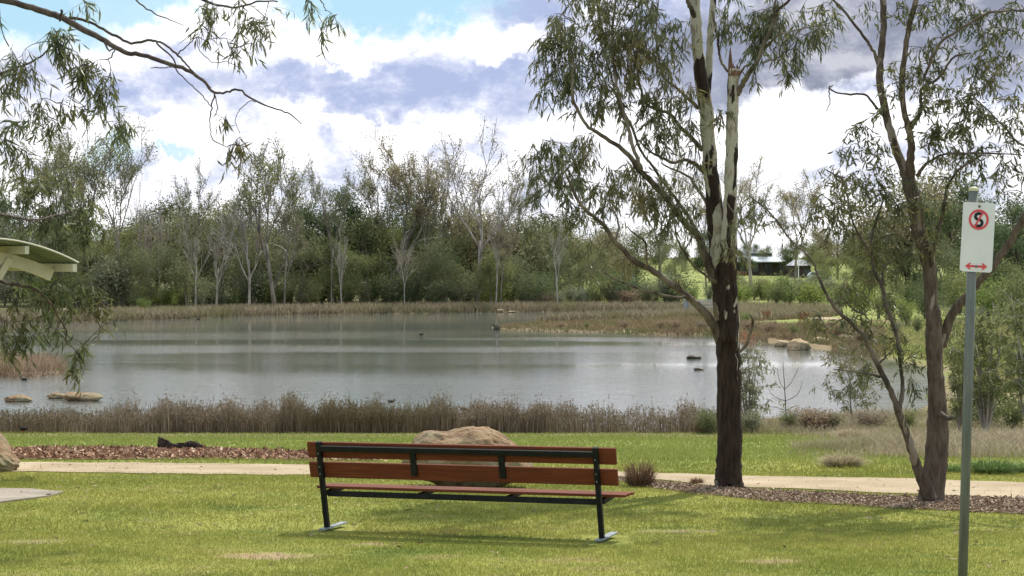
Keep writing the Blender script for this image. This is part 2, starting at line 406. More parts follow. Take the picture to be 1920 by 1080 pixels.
def _g(px, py):
    a, b = ray(px, py); d = 1.775 / (-b - .05)
    return a * d, d
LAWN_PATCHES = [(*_g(500, 1039), .42, .30, (.38, .28, .17)), (*_g(690, 1016), .22, .14, (.33, .25, .14)), (*_g(1270, 990), .4, .14, (.34, .27, .15)), (*_g(60, 1010), .35, .2, (.32, .27, .14)), (*_g(1440, 1050), .3, .2, (.33, .26, .14)),
        (*_g(760, 1030), .55, .30, (.13, .175, .035)), (*_g(900, 1002), .6, .16, (.13, .175, .035)), (*_g(450, 950), .5, .35, (.17, .20, .045))]  # bare soil patches come first, the darker green patches stand on this line
# lawn colour shared by the ground and its blades
def lawn(t, pos):
    a = t.noise(pos, .55, 5, .6).outputs[0]; b = t.noise(t.vm('MULTIPLY', pos, (.6, 1.6, 1)), 2.6, 5, .6).outputs[0]; d_ = t.noise(t.vm('ADD', pos, (31, 7, 0)), .9, 5, .62).outputs[0]
    c_ = t.mix(t.mr(a, .36, .64), (.21, .235, .048), (.31, .31, .076))
    c_ = t.mix(t.mr(b, .55, .72, 0, .8), c_, (.13, .18, .045))
    c_ = t.mix(t.mr(d_, .60, .72, 0, .8), c_, (.34, .27, .13))
    e_ = t.noise(t.vm('MULTIPLY', pos, (.8, 2.0, 1)), 5.5, 6, .7).outputs[0]
    c_ = t.mix(t.mr(e_, .57, .66, 0, .75), c_, (.12, .155, .03))
    f_ = t.noise(t.vm('ADD', t.vm('MULTIPLY', pos, (.8, 1.3, 1)), (9, 3, 0)), 3.2, 6, .7).outputs[0]
    c_ = t.mix(t.mr(f_, .60, .70, 0, .7), c_, (.36, .29, .16))
    wv_ = t.vm('ADD', pos, t.vm('MULTIPLY', t.vm('SUBTRACT', t.noise(pos, 5, 4).outputs['Color'], (.5, .5, .5)), (.9, .9, 0)))
    for (bx_, by_, rx_, ry_, col_) in LAWN_PATCHES:
        dd_ = t.vm('LENGTH', t.vm('MULTIPLY', t.vm('SUBTRACT', wv_, (bx_, by_, 0)), (1 / rx_, 1 / ry_, 0)))
        c_ = t.mix(t.mr(dd_, 1.1, .5, 0, .85), c_, col_)
    yy = t.n('ShaderNodeSeparateXYZ', {0: pos}).outputs['Y']
    lush = t.mr(yy, 25, 29, 0, .65)                     # greener sward beyond the path
    return t.mix(lush, c_, t.mix(t.mr(b, .4, .62), (.165, .24, .05), (.28, .30, .095)))
m, t = newmat('ground_mat'); M['ground'] = m
pos = t.n('ShaderNodeNewGeometry').outputs['Position']
c_ = t.mix(1.0, lawn(t, pos), (.82, .82, .85), 'MULTIPLY')
dry = t.n('ShaderNodeAttribute', attribute_name='dry').outputs['Fac']
wood = t.n('ShaderNodeAttribute', attribute_name='wood').outputs['Fac']
park = t.n('ShaderNodeAttribute', attribute_name='park').outputs['Fac']
nz = t.noise(pos, 1.2, 6, .65).outputs[0]
c_ = t.mix(t.math('MULTIPLY', park, .85), c_, t.mix(t.mr(nz, .3, .7), (.15, .185, .05), (.27, .28, .10)))
c_ = t.mix(dry, c_, t.mix(t.mr(nz, .3, .7), (.13, .10, .06), (.24, .19, .115)))
c_ = t.mix(wood, c_, t.mix(t.mr(nz, .35, .7), (.09, .09, .045), (.20, .20, .085)))
finish(t, c_, .95, .1, bumpn(t, t.noise(pos, 25, 5, .7).outputs[0], .5, .03))
m, t = newmat('turf_blade'); M['turf'] = m
pos = t.n('ShaderNodeNewGeometry').outputs['Position']; r = t.n('ShaderNodeNewGeometry').outputs['Random Per Island']
c_ = t.mix(1.0, lawn(t, pos), t.mix(r, (.80, .84, .8), (1.25, 1.18, 1.2)), 'MULTIPLY')
finish(t, c_, .6, .2, None, 0, .35)
m, t = newmat('gravel'); M['gravel'] = m
pos = t.n('ShaderNodeNewGeometry').outputs['Position']
a = t.noise(pos, 1.3, 5, .6).outputs[0]; b = t.noise(pos, 60, 4, .8).outputs[0]
c_ = t.mix(t.mr(a, .35, .65), (.30, .235, .155), (.42, .345, .24)); c_ = t.mix(t.mr(b, .52, .68, 0, .6), c_, (.22, .17, .12)); c_ = t.mix(t.mr(t.noise(t.vm('MULTIPLY', pos, (.5, 3, 1)), 2.2, 6, .7).outputs[0], .5, .68, 0, .6), c_, (.25, .20, .13))
finish(t, c_, .95, .1, bumpn(t, b, .6, .01))
def chipmat(name, c1, c2, c3):
    m, t = newmat(name); r = t.n('ShaderNodeNewGeometry').outputs['Random Per Island']
    c_ = t.mix(t.mr(r, 0, .6), c1, c2); c_ = t.mix(t.mr(r, .8, 1.0), c_, c3); finish(t, c_, .85, .15); return m
M['chips_red'] = chipmat('bark_chips', (.09, .05, .032), (.36, .21, .13), (.60, .47, .35))
M['chips_grey'] = chipmat('leaf_litter', (.09, .06, .042), (.31, .22, .15), (.62, .52, .41))
M['soil_red'] = noise_mat('mulch_soil', (.10, .06, .04), (.24, .14, .09), 12, bs=.5, bscale=40)
M['soil_grey'] = noise_mat('litter_soil', (.11, .08, .055), (.25, .185, .13), 12, bs=.5, bscale=40)

# water
m, t = newmat('lake_water'); M['water'] = m
pos = t.n('ShaderNodeNewGeometry').outputs['Position']
wv1 = t.noise(t.vm('MULTIPLY', pos, (.55, 1.0, 1)), 2.6, 4, .6).outputs[0]
wv2 = t.noise(t.vm('MULTIPLY', pos, (.5, 1.0, 1)), 9.0, 3, .6).outputs[0]
band = t.noise(t.vm('MULTIPLY', pos, (.012, .085, 1)), 1.0, 3, .5).outputs[0]
amp = t.mr(band, .46, .60, .4, 1.2, smooth=True)
yy = t.n('ShaderNodeSeparateXYZ', {0: pos}).outputs['Y']
amp = t.math('MULTIPLY', amp, t.mr(yy, 60, 140, 1.0, .9))
xx = t.n('ShaderNodeSeparateXYZ', {0: pos}).outputs['X']
wb = t.math('MULTIPLY', t.math('SUBTRACT', t.noise(t.vm('MULTIPLY', pos, (.05, .1, 1)), 1.0, 3, .5).outputs[0], .5), 9.0)
ywb = t.math('ADD', yy, wb)
def gust(yc, wy, xa, xb):
    a_ = t.mr(t.math('ABSOLUTE', t.math('SUBTRACT', ywb, yc)), wy, wy * .35, 0, 1, smooth=True)
    b_ = t.math('MULTIPLY', t.mr(xx, xa - 5, xa + 5, 0, 1, smooth=True), t.mr(xx, xb - 5, xb + 5, 1, 0, smooth=True))
    return t.math('MULTIPLY', a_, b_)
gs = t.math('MAXIMUM', t.math('MAXIMUM', gust(118, 7, -36, -6), gust(101, 5, -34, 12)), t.math('MAXIMUM', gust(113, 3, -8, 18), t.math('MULTIPLY', gust(68, 20, -40, 40), .9)))
amp = t.math('ADD', t.math('MULTIPLY', amp, .75), t.math('MULTIPLY', gs, 1.5))
h = t.math('MULTIPLY', t.math('ADD', wv1, t.math('MULTIPLY', wv2, .35)), amp)
b = t.n('ShaderNodeBsdfPrincipled', {'Base Color': (.12, .13, .115, 1), 'Roughness': .04, 'IOR': 1.33, 'Specular IOR Level': 1.0})
t.link(bumpn(t, h, 1.0, .013), b.inputs['Normal'])
t.link(b.outputs[0], t.n('ShaderNodeOutputMaterial').inputs[0])

# ------------------------------------------------------------------ setting: ground, water, path, beds
ys = np.concatenate([np.linspace(-30, 10, 20), np.linspace(10.5, 58, 190), np.linspace(58.6, 200, 230), np.linspace(202, 420, 60), np.geomspace(430, 3500, 16)])
ss = np.linspace(-1, 1, 361)
YY, SS = np.meshgrid(ys, ss, indexing='ij'); XX = SS * (18 + np.maximum(YY, 0) * .62)
ZZ = zf(XX, YY)
ny, nx = XX.shape
g = Geo(); i = np.arange(ny - 1)[:, None] * nx; j = np.arange(nx - 1)[None, :]
g.add(np.stack([XX, YY, ZZ], -1).reshape(-1, 3), np.stack([i + j, i + j + 1, i + nx + j + 1, i + nx + j], -1).reshape(-1, 4))
ground = g.build('ground', M['ground'], smooth=True); tag(ground, kind='structure', label='sloping lawn and lake bank')
xs_, ys_ = XX.ravel(), YY.ravel(); sdv = sdl(xs_, ys_); pxs = 960 + xs_ / np.maximum(ys_, 1) * F
nz_ = np.array([mnoise.noise((x * .25, y * .25, 0)) for x, y in zip(xs_, ys_)])
dryv = sm((ys_ - 43.5 + nz_ * 3) / 4) * (ys_ < 60) * .75
dry_r = sm((pxs - 1480 + nz_ * 120) / 120) * sm((ys_ - 27.5 + nz_ * 2) / 3) * (ys_ < 75)
dryv = np.maximum(dryv, dry_r * .8)
dryv = np.maximum(dryv, np.where(ys_ > 58, sm((np.where(pxs > 1640, 1.5, 8) + nz_ * 2 - sdv) / 3), 0))
woodv = sm((ys_ - 150) / 12) * sm((1060 - pxs + nz_ * 60) / 120) * sm((sdv - 6) / 5)
parkv = sm((ys_ - 95) / 20) * sm((sdv - 5) / 8)
for nm, arr in (('dry', dryv), ('wood', woodv), ('park', parkv)):
    at = ground.data.attributes.new(nm, 'FLOAT', 'POINT'); at.data.foreach_set('value', arr.astype(np.float32))
g = Geo(); g.add([(-260, 46, ZW), (200, 46, ZW), (200, 215, ZW), (-260, 215, ZW)], [(0, 1, 2, 3)])
tag(g.build('water', M['water']), kind='structure', label='rippled grey-brown lake water')

def strip(name, top, bot, matr, lift, n=70, k=8, kind='structure', label=None):
    tp = np.array([G(*p)[:2] for p in top]); bp = np.array([G(*p)[:2] for p in bot])
    def res(a):
        L = np.concatenate([[0], np.cumsum(np.hypot(*np.diff(a, axis=0).T))]); s_ = np.linspace(0, L[-1], n)
        return np.stack([np.interp(s_, L, a[:, 0]), np.interp(s_, L, a[:, 1])], 1)
    A, B = res(tp), res(bp)
    for arr in (A, B): arr[:, 1] += np.array([mnoise.noise((x * 1.7, 3.3, y)) * .16 + mnoise.noise((x * 6, 1.3, y)) * .08 for x, y in arr])
    tt = np.linspace(0, 1, k)[None, :, None]
    Gd = A[:, None, :] * (1 - tt) + B[:, None, :] * tt
    Z = zf(Gd[..., 0], Gd[..., 1]) + lift
    V = np.concatenate([Gd, Z[..., None]], -1).reshape(-1, 3)
    i = np.arange(n - 1)[:, None] * k; j = np.arange(k - 1)[None, :]
    g = Geo(); g.add(V, np.stack([i + j, i + k + j, i + k + j + 1, i + j + 1], -1).reshape(-1, 4))
    o = g.build(name, matr, smooth=True); tag(o, kind=kind, label=label)
    return np.concatenate([A, B[::-1]])
PATH = strip('path', [(-700, 862), (0, 867), (300, 869), (580, 872), (900, 879), (1240, 888), (1340, 892), (1700, 898), (1920, 906), (2500, 930)],
             [(-700, 878), (0, 885), (300, 889), (580, 892), (900, 895), (1240, 901), (1340, 912), (1700, 926), (1920, 936), (2500, 975)], M['gravel'], .010, n=160, label='pale gravel path across the lawn')
RED = strip('mulch_bed', [(-300, 842), (0, 842), (100, 841), (400, 843), (580, 850), (700, 858)], [(-300, 860), (0, 862), (100, 862), (400, 862), (580, 864), (715, 866)], M['soil_red'], .014, label='bed of red bark chips')
LIT = strip('litter_bed', [(1130, 893), (1240, 905), (1340, 914), (1500, 924), (1700, 931), (1920, 936), (2400, 955)], [(1130, 896), (1290, 923), (1400, 935), (1500, 943), (1700, 955), (1920, 966), (2400, 1000)], M['soil_grey'], .014, n=120, label='strip of leaf litter under the gum trees')
SLAB = np.array([G(*p)[:2] for p in [(-260, 912), (0, 918), (60, 919), (120, 925), (95, 932), (0, 944), (-260, 970)]])
g = Geo(); zt = max(z1(*p) for p in SLAB) + .012
zz = [z1(*p) + .02 for p in SLAB]; n = len(SLAB)
V = [(x, y, z) for (x, y), z in zip(SLAB, zz)] + [(x, y, z - .15) for (x, y), z in zip(SLAB, zz)]
g.add(V, [(k, (k + 1) % n, n + (k + 1) % n, n + k) for k in range(n)]); g.f.append((np.array([list(range(n))[::-1]]), 0))
tag(g.build('pavement', M['concrete']), kind='structure', label='corner of a concrete slab')
# far gravel path strips
strip('far_path', [(300, 566), (700, 561), (800, 566), (960, 571)], [(300, 567.5), (700, 562.6), (800, 568), (960, 574)], M['gravel'], .03, n=60, k=3, label='pale path behind the far bank')
strip('shore_path', [(1290, 591.2), (1400, 591.6), (1480, 592), (1600, 598), (1720, 604)], [(1290, 594.5), (1400, 595), (1480, 596), (1600, 603), (1720, 612)], M['gravel'], .03, n=60, k=3, label='pale path along the right shore')
strip('beach', [(1165, 618), (1190, 616), (1220, 613.5)], [(1163, 624), (1190, 624), (1232, 618)], M['gravel'], .03, n=12, k=3, label='small patch of pale sand on the spit')

# chips
def chips(name, poly, n, size, matr, label, fade=False):
    lo, hi = poly.min(0), poly.max(0); pts = rng.uniform(lo, hi, (n * 6, 2)); pts = pts[(pts[:, 0] > -9) & (pts[:, 0] < 9)]
    pts = pts[inside(pts[:, 0], pts[:, 1], poly)][:n] + rng.normal(0, .05, (1, 2))
    pts = pts + rng.normal(0, .06, pts.shape)
    z = zf(pts[:, 0], pts[:, 1]) + .012 + rng.uniform(0, .018, len(pts))
    Pn = np.stack([pts[:, 0], pts[:, 1], z], 1); Dn = rng.normal(size=(len(pts), 3)) * np.array((1, 1, .28))
    g = Geo(); leaves(g, Pn, Dn, rng.uniform(.5, 1.5, len(pts)) * size, rng.uniform(.25, .6, len(pts)) * size, full=False, bend=.05)
    tag(g.build(name, matr), label=label, kind='stuff')
chips('bark_chips', RED, 26000, .085, M['chips_red'], 'red-brown bark chips spread in the bed left of the bench')
chips('leaf_litter', LIT, 38000, .038, M['chips_grey'], 'dry grey-brown leaf litter around the gum trunks')

# ------------------------------------------------------------------ turf blades
bl = Geo()
def turf(y0, y1, dens, hgt, wid):
    hw1 = y1 * .31 + .6
    n = int((y1 - y0) * 2 * hw1 * dens)
    x = rng.uniform(-hw1, hw1, n); y = rng.uniform(y0, y1, n)
    k = (np.abs(x) < y * .31 + .6)
    x, y = x[k], y[k]
    edge = rng.normal(0, .05, (2, len(x)))
    bad = np.zeros(len(x), bool)
    for pl in (PATH, RED, LIT, SLAB): bad |= inside(x + edge[0], y + edge[1], pl)
    thin = rng.uniform(size=len(x)) < .02
    for (bx_, by_, rx_, ry_, col_) in LAWN_PATCHES[:5]: bad |= (np.hypot((x - bx_) / rx_, (y - by_) / ry_) < .95) & (rng.uniform(size=len(x)) < .7)
    foot = np.zeros(len(x), bool)
    for fx, fy in ((-1.782, 17.0), (.821, 16.04)): foot |= (np.abs(x - fx - .05) < .22) & (np.abs(y - fy - .08) < .42)
    bad |= foot & (rng.uniform(size=len(x)) < .9)
    x, y = x[~bad | thin], y[~bad | thin]
    pn = np.stack([x, y, zf(x, y)], 1)
    q = .6 + .8 * np.clip(np.sin(x * 1.3 + np.sin(y * 2.1) * 1.5) * np.cos(y * 1.7 + x * .4) * .5 + .5, 0, 1)
    L = hgt * rng.uniform(.5, 1.3, len(x)) * q
    Dn = rng.normal(0, .55, (len(x), 3)); Dn[:, 2] = 1
    side = rng.normal(size=(len(x), 3)); side[:, 2] = 0; side /= np.linalg.norm(side, axis=1)[:, None]
    V = np.stack([pn - side * wid / 2, pn + side * wid / 2, pn + Dn / np.linalg.norm(Dn, axis=1)[:, None] * L[:, None]], 1)
    b = np.arange(len(x))[:, None] * 3
    bl.v.append(V.reshape(-1, 3)); bl.f.append((b + np.array([[0, 1, 2]]) + bl.n, 0)); bl.n += len(x) * 3
turf(12.5, 17, 3600, .030, .0055)
turf(17, 24.5, 1600, .036, .009)
turf(24.5, 34, 450, .05, .016)
turf(34, 52, 130, .06, .03)
tag(bl.build('lawn_grass', M['turf']), label='short mown lawn grass, yellow-green', kind='stuff')

g = Geo(); nlf = 420
x = rng.uniform(-7, 7.5, nlf); y = rng.uniform(13, 26, nlf)
Pn = np.stack([x, y, zf(x, y) + .022], 1); Dn = rng.normal(size=(nlf, 3)) * np.array((1, 1, .2)); leaves(g, Pn, Dn, rng.uniform(.03, .09, nlf), rng.uniform(.008, .022, nlf), full=True)
tag(g.build('fallen_leaves', M['chips_grey']), label='scattered dry gum leaves fallen on the lawn', kind='stuff')

# ------------------------------------------------------------------ stems: reeds, dry grass
def stems(g, x, y, hgt, wid, lean=.12, z0=None, seg=True, head=False, droop=0.0):
    n = len(x); z = zf(x, y) if z0 is None else np.full(n, z0)
    p0 = np.stack([x, y, z - .02], 1); dr = rng.normal(0, lean, (n, 3)); dr[:, 2] = 1
    side = rng.normal(size=(n, 3)); side[:, 2] = 0; side /= np.linalg.norm(side, axis=1)[:, None]
    h = hgt[:, None]; mid = p0 + dr * h * .55; tip = p0 + dr * h * np.array((1.9, 1.9, 1.0)) * (1 - np.array((0, 0, droop)))
    wv = np.asarray(wid).reshape(-1, 1) / 2
    V = np.stack([p0 - side * wv, p0 + side * wv, mid - side * wv * .7, mid + side * wv * .7, tip], 1)
    b = np.arange(n)[:, None] * 5
    g.v.append(V.reshape(-1, 3)); g.f.append((b + np.array([[0, 1, 3, 2]]) + g.n, 0)); g.f.append((b + np.array([[2, 3, 4]]) + g.n, 0)); g.n += 5 * n
    if head:      # feathery seed head: little bracts near the tip
        for k in range(5):
            f = rng.uniform(.55, 1.0, (n, 1)); q = mid + (tip - mid) * (f - .5) * 2 * .98
            d = rng.normal(0, .6, (n, 3)); d[:, 2] = np.abs(d[:, 2]) + .5
            leaves(g, q, d, rng.uniform(.05, .12, n), rng.uniform(.012, .03, n), full=False)
def px_of(x, y): return 960 + x / y * F
n = 15000
x = rng.uniform(-17, 7.4, n * 2); y = 51.4 + rng.uniform(0, 2.6, n * 2)
pxx = px_of(x, y); cl = np.array([mnoise.noise((a * .9, b * .5, 0)) for a, b in zip(x, y)])
dens = np.interp(pxx, [-150, 0, 250, 300, 1000, 1060, 1180, 1330, 1380], [.42, .42, .5, .95, .9, .32, .28, .45, .3]) * np.clip(.95 + cl * 1.2, .15, 1)
k = rng.uniform(size=n * 2) < dens; x, y = x[k], y[k]; pxx = pxx[k]
hh = np.interp(px_of(x, y), [-100, 0, 200, 300, 700, 1000, 1300, 1400], [.8, .8, .88, 1.05, 1.05, .95, .9, .75])
hv = np.array([mnoise.noise((a * 1.6, 5, b * .4)) for a, b in zip(x, y)])
h = hh * (.85 + .55 * hv) * rng.uniform(.5, 1.0, len(x)) * np.where(rng.uniform(size=len(x)) < .10, 1.28, 1)
g = Geo(); stems(g, x, y, h, rng.uniform(.008, .016, len(x)), .05, head=True)
kk = rng.uniform(size=len(x)) < .7
stems(g, x[kk] + rng.normal(0, .1, kk.sum()), y[kk], h[kk] * .6, rng.uniform(.012, .03, kk.sum()), .12)
tag(g.build('reeds', M['reed']), label='dry brown reeds along the near shore of the lake', kind='stuff')

# fringe of dry sedge along the far shore, the spit and the little left islet
def along(px0, px1, ymin, ymax, s0, s1, n):
    """random ground points whose distance to the water lies in s0..s1"""
    y = rng.uniform(ymin, ymax, n * 14); a = (rng.uniform(px0, px1, n * 14) - 960) / F; x = a * y
    s = sdl(x, y); k = (s > s0) & (s < s1)
    return x[k][:n], y[k][:n]
g = Geo()
x, y = along(-100, 1340, 140, 182, -.7, 5.5, 34000)
stems(g, x, y, rng.uniform(.35, 1.0, len(x)), rng.uniform(.05, .13, len(x)), .2)
x, y = along(1330, 1640, 130, 175, .3, 12, 7000)
stems(g, x, y, rng.uniform(.3, 1.0, len(x)), rng.uniform(.05, .12, len(x)), .2)
tag(g.build('far_sedge', M['reed_far']), label='brown sedge fringing the far shore', kind='stuff')
g = Geo()
x, y = along(930, 1660, 92, 152, -.9, 12, 32000)
hn = np.array([mnoise.noise((a * .35, b * .2, 2)) for a, b in zip(x, y)])
kp = ~((px_of(x, y) > 1440) & (px_of(x, y) < 1560) & (y < 112) & (sdl(x, y) < .9)); x, y, hn = x[kp], y[kp], hn[kp]
stems(g, x, y, np.interp(px_of(x, y), [930, 1100, 1180, 1300], [.32, .38, .65, .85]) * (.45 + .55 * np.clip(hn + .3, 0, 1)) * rng.uniform(.5, 1.15, len(x)), rng.uniform(.035, .09, len(x)), .22)
tag(g.build('spit_sedge', M['spit']), label='brown sedge covering the low spit at right', kind='stuff')
# islet at far left
IS = [(p[0], p[1]) for p in (wpt(-260, 706), wpt(60, 709), wpt(118, 704), wpt(126, 696), wpt(90, 688), wpt(-260, 684))]
ISA = np.array(IS); ic = ISA.mean(0)
g = Geo(); n = len(IS)
V = [(x, y, ZW - .3) for x, y in IS] + [(ic[0] + (x - ic[0]) * .93, ic[1] + (y - ic[1]) * .85, ZW + .16) for x, y in IS]
g.add(V, [(k, (k + 1) % n, n + (k + 1) % n, n + k) for k in range(n)]); g.f.append((np.array([list(range(n, 2 * n))]), 0))
tag(g.build('islet', M['soil_grey']), label='low islet at the left of the lake', kind='structure')
pts = rng.uniform(ISA.min(0), ISA.max(0), (30000, 2)); pts = pts[inside(pts[:, 0], pts[:, 1], ISA)][:9000]
g = Geo(); stems(g, pts[:, 0], pts[:, 1], rng.uniform(.45, .95, len(pts)), rng.uniform(.012, .03, len(pts)), .28, z0=ZW + .05)
tag(g.build('islet_grass', M['reed']), label='brown grass covering the low islet at left', kind='stuff')
g = Geo(); x, y = along(1560, 2050, 66, 135, .4, 40, 26000)
stems(g, x, y, rng.uniform(.08, .34, len(x)), rng.uniform(.03, .08, len(x)), .3)
tag(g.build('shore_grass', M['shoregrass']), label='green and straw grass on the right shore', kind='stuff')
# dry meadow on the right between lawn and water
g = Geo()
n = 90000; y = rng.uniform(28, 57, n); x = rng.uniform(4, 19, n); pxx = px_of(x, y)
nn = np.array([mnoise.noise((a * .35, b * .22, 9)) for a, b in zip(x, y)])
lim = np.interp(y, [27, 30, 34, 40, 48, 51, 57], [1600, 1530, 1500, 1640, 1560, 1360, 1330]) + nn * 120
s = sdl(x, y)
k = (pxx > lim) & (pxx < 2080) & (s > .1) & (rng.uniform(size=n) < np.clip(.6 + nn, .15, 1))
x, y, nn = x[k], y[k], nn[k]
stems(g, x, y, (.16 + .22 * np.clip(nn + .4, 0, 1)) * rng.uniform(.5, 1.3, len(x)), rng.uniform(.008, .02, len(x)), .35)
tag(g.build('dry_grass', M['drygrass']), label='dry pinkish-brown meadow grass at right', kind='stuff')

# ------------------------------------------------------------------ rocks
def rock(name, base, w_, d_, h_, matr, label, group=None, seed=1, top=None, sub=4, rz=0, rough=.16, under=.0, sink=.12, cat='rock'):
    bpy_me = bpy.data.meshes.new('tmp')
    import bmesh
    bm = bmesh.new(); bmesh.ops.create_icosphere(bm, subdivisions=sub, radius=1)
    for v in bm.verts:
        c0 = v.co.copy()
        nn = mnoise.fractal(c0 * 1.1 + Vector((seed * 7.1, 0, 0)), .9, 2.1, 5) * rough * 1.6
        # a few broad facets
        k = 1 + nn + .07 * mnoise.noise(c0 * 4 + Vector((seed, 3, 1))) - .05 * max(0, .25 - abs(mnoise.noise(c0 * 2.3 + Vector((1, seed, 4))))) * 4 * .35 + .012 * mnoise.noise(c0 * 16)
        x, y, z = c0.x * k, c0.y * k, c0.z * k
        zz_ = (z + .85) / 1.85
        if top is not None: zz_ *= float(np.interp(x, top[0], top[1]))
        if zz_ < .3 and under: x *= 1 - under * (1 - zz_ / .3) ** 1.3; y *= 1 - under * (1 - zz_ / .3) ** 1.3
        v.co = (x * w_ / 2, y * d_ / 2, zz_ * h_ - sink * h_)
    bm.to_mesh(bpy_me); bm.free(); bpy_me.name = name
    for p in bpy_me.polygons: p.use_smooth = True
    bpy_me.materials.append(matr)
    o = bpy.data.objects.new(name, bpy_me); COL.objects.link(o); o.location = tuple(base); o.rotation_euler = (0, 0, rz)
    tag(o, label, cat, group); return o
b_ = G(874, 917)
rock('boulder', b_ + np.array((0.0, .25, 0)), 1.62, 1.0, .87, M['granite'], 'large tan granite boulder with humped top, behind the park bench', seed=3, sub=6,
     top=([-1.1, -.85, -.7, -.3, -.1, .1, .4, .75, 1.1], [.78, .84, .90, .88, .93, 1.0, .98, .82, .62]), under=.55, rough=.10, sink=.08)
rock('boulder', G(-32, 886) + np.array((0, .3, 0)), .86, .85, .66, M['granite'], 'rough pinkish-grey boulder cut by the left edge, beside the path', seed=5, sub=5,
     top=([-1, .1, .6, 1.1], [1.05, 1.1, .62, .35]), rough=.12)
def wrock(px, py, w_, h_, label, matr=M['granite_pale'], seed=1, d=None, group='rocks in the lake'):
    x, y = wpt(px, py)
    dpx = y / F
    return rock('rock', (x, y + w_ * dpx * .3, ZW), w_ * dpx, (d or .6) * w_ * dpx, h_ * dpx * 1.15, matr, label, group, seed=seed, rough=.13, sink=.15)
wrock(30, 754, 52, 13, 'small flat tan rock in the water, leftmost of the near left three', M['granite'], 1)
wrock(103, 748, 36, 11, 'smallest pointed rock in the water, middle of the near left three', M['granite'], 2)
wrock(149, 753, 76, 17, 'widest flat tan rock in the water at near left', M['granite'], 3)
wrock(6, 680, 40, 26, 'pale boulder at the left frame edge on the grassy islet', M['granite_pale'], 4, group='rocks on the shores')
wrock(1467, 650, 27, 12, 'smooth tan rock, leftmost of three at the right shore', M['granite_pale'], 6)
wrock(1499, 657, 42, 21, 'largest mossy tan boulder of the three at the right shore', M['granite_pale'], 7, d=.8)
wrock(1540, 647, 40, 14, 'wide tan rock, right of the mossy boulder at the right shore', M['granite_pale'], 8)
wrock(1302, 673, 28, 7, 'dark wet rock breaking the surface left of the big trunk', M['wetrock'], 9)
wrock(1311, 694, 20, 4.5, 'low dark wet rock nearest the big trunk, barely above water', M['wetrock'], 10)
wrock(938, 585.5, 15, 6, 'mossy stone at the waterline of the far bank', M['granite_pale'], 11)
wrock(925, 585.5, 10, 3, 'small pale stone left of the mossy one at the far waterline', M['granite_pale'], 12)
wrock(960, 586, 16, 3, 'flat pale stone right of the mossy one at the far waterline', M['granite_pale'], 13)
def brock(px, py, w_, h_, label, seed):
    b = G(px, py); dpx = b[1] / F
    rock('rock', b, w_ * dpx, .7 * w_ * dpx, h_ * dpx * 1.15, M['granite_pale'], label, 'rocks on the shores', seed=seed, rough=.12, sink=.1)
brock(122, 592, 30, 13, 'pale boulder on the far left bank, largest of three', 21)
brock(170, 592, 22, 9, 'rounded pale rock on the far left bank, middle of three', 22)
brock(190, 592, 15, 9, 'small pale pointed rock on the far left bank, rightmost of three', 23)
brock(893, 575, 18, 8, 'pale rounded rock behind the far sedge, left of a pair', 24)
brock(912, 575, 15, 8, 'pale rounded rock behind the far sedge, right of a pair', 25)
brock(1585, 640, 30, 14, 'reddish rock under the leaning limb at the right shore', 27)
brock(1668, 600, 20, 14, 'pinkish rock on the green slope behind the right trees', 28)

# charred log on the bark bed
b_ = G(345, 845)
g = Geo(); xs = np.linspace(-.88, .88, 22)
lp = np.stack([xs, .10 * np.sin(xs * 2), .11 + .03 * np.sin(xs * 5) - .04 * xs], 1)
g.tube(lp, np.interp(xs, [-.88, -.5, -.1, .3, .6, .88], [.14, .12, .07, .10, .06, .02]), 10, rough=.16)
g.tube([(-.1, .0, .12), (.1, -.18, .06), (.35, -.3, .04)], [.05, .035, .01], 7, rough=.15)
o = g.build('log', M['charred'], smooth=False); o.location = tuple(b_); o.rotation_euler = (0, 0, -.1); o.scale = (.52, .5, .75)
tag(o, 'charred black log lying on the edge of the red bark bed', 'log')
b_ = wpt(932, 619)
g = Geo(); g.tube([(0, 0, -.2), (0, 0, .25), (.05, 0, .42)], [.3, .24, .12], 8, rough=.12)
g.tube([(0, 0, .2), (-.25, 0, .38), (-.42, 0, .36)], [.10, .07, .02], 6)
o = g.build('stump', M['wetrock']); o.location = (b_[0], b_[1], ZW); tag(o, 'dark wet stump off the tip of the spit', 'stump')

# ------------------------------------------------------------------ park bench
L_ = P(614, 993, 17.0); R_ = P(1129, 1013.6, 16.04)
mid = (L_ + R_) / 2; vx = Vector(R_ - L_); LEN = vx.length; vx.normalize()
vy = Vector((0, 0, 1)).cross(vx); vy.normalize(); vz = vx.cross(vy)
bench = empty('park_bench', mid, 'long reddish timber slat bench with black steel frame, standing on the lawn', 'bench')
bench.rotation_mode = 'XYZ'; bench.rotation_euler = Matrix((vx, vy, vz)).transposed().to_euler()
def part(g, name, mt, parent, smooth=False, bev=0.0, label=None):
    o = g.build(name, mt, parent, smooth)
    if bev:
        md = o.modifiers.new('bevel', 'BEVEL'); md.width = bev; md.segments = 2; md.limit_method = 'ANGLE'
    if label: o['label'] = label
    return o
H = .87; RK = .165
def back(z): return -RK * z / H
hl = LEN / 2
for s_ in (-1, 1):
    g = Geo(); g.bar((s_ * hl, 0, 0), (s_ * hl, -RK, H), .045, .05, up=(0, 1, 0)); leg = part(g, 'leg', M['steel_black'], bench, bev=.004)
    g = Geo(); g.box((s_ * hl, .13, .018), (.075, .50, .014)); part(g, 'foot_plate', M['galv_foot'], bench, bev=.002)
    g = Geo(); g.bar((s_ * hl + s_ * .0, .02, .355), (s_ * hl, .40, .375), .045, .05); part(g, 'seat_bracket', M['steel_black'], bench, bev=.004)
yb = lambda z: back(z) + .045
rk = Matrix.Rotation(math.atan(RK / H), 4, 'X')
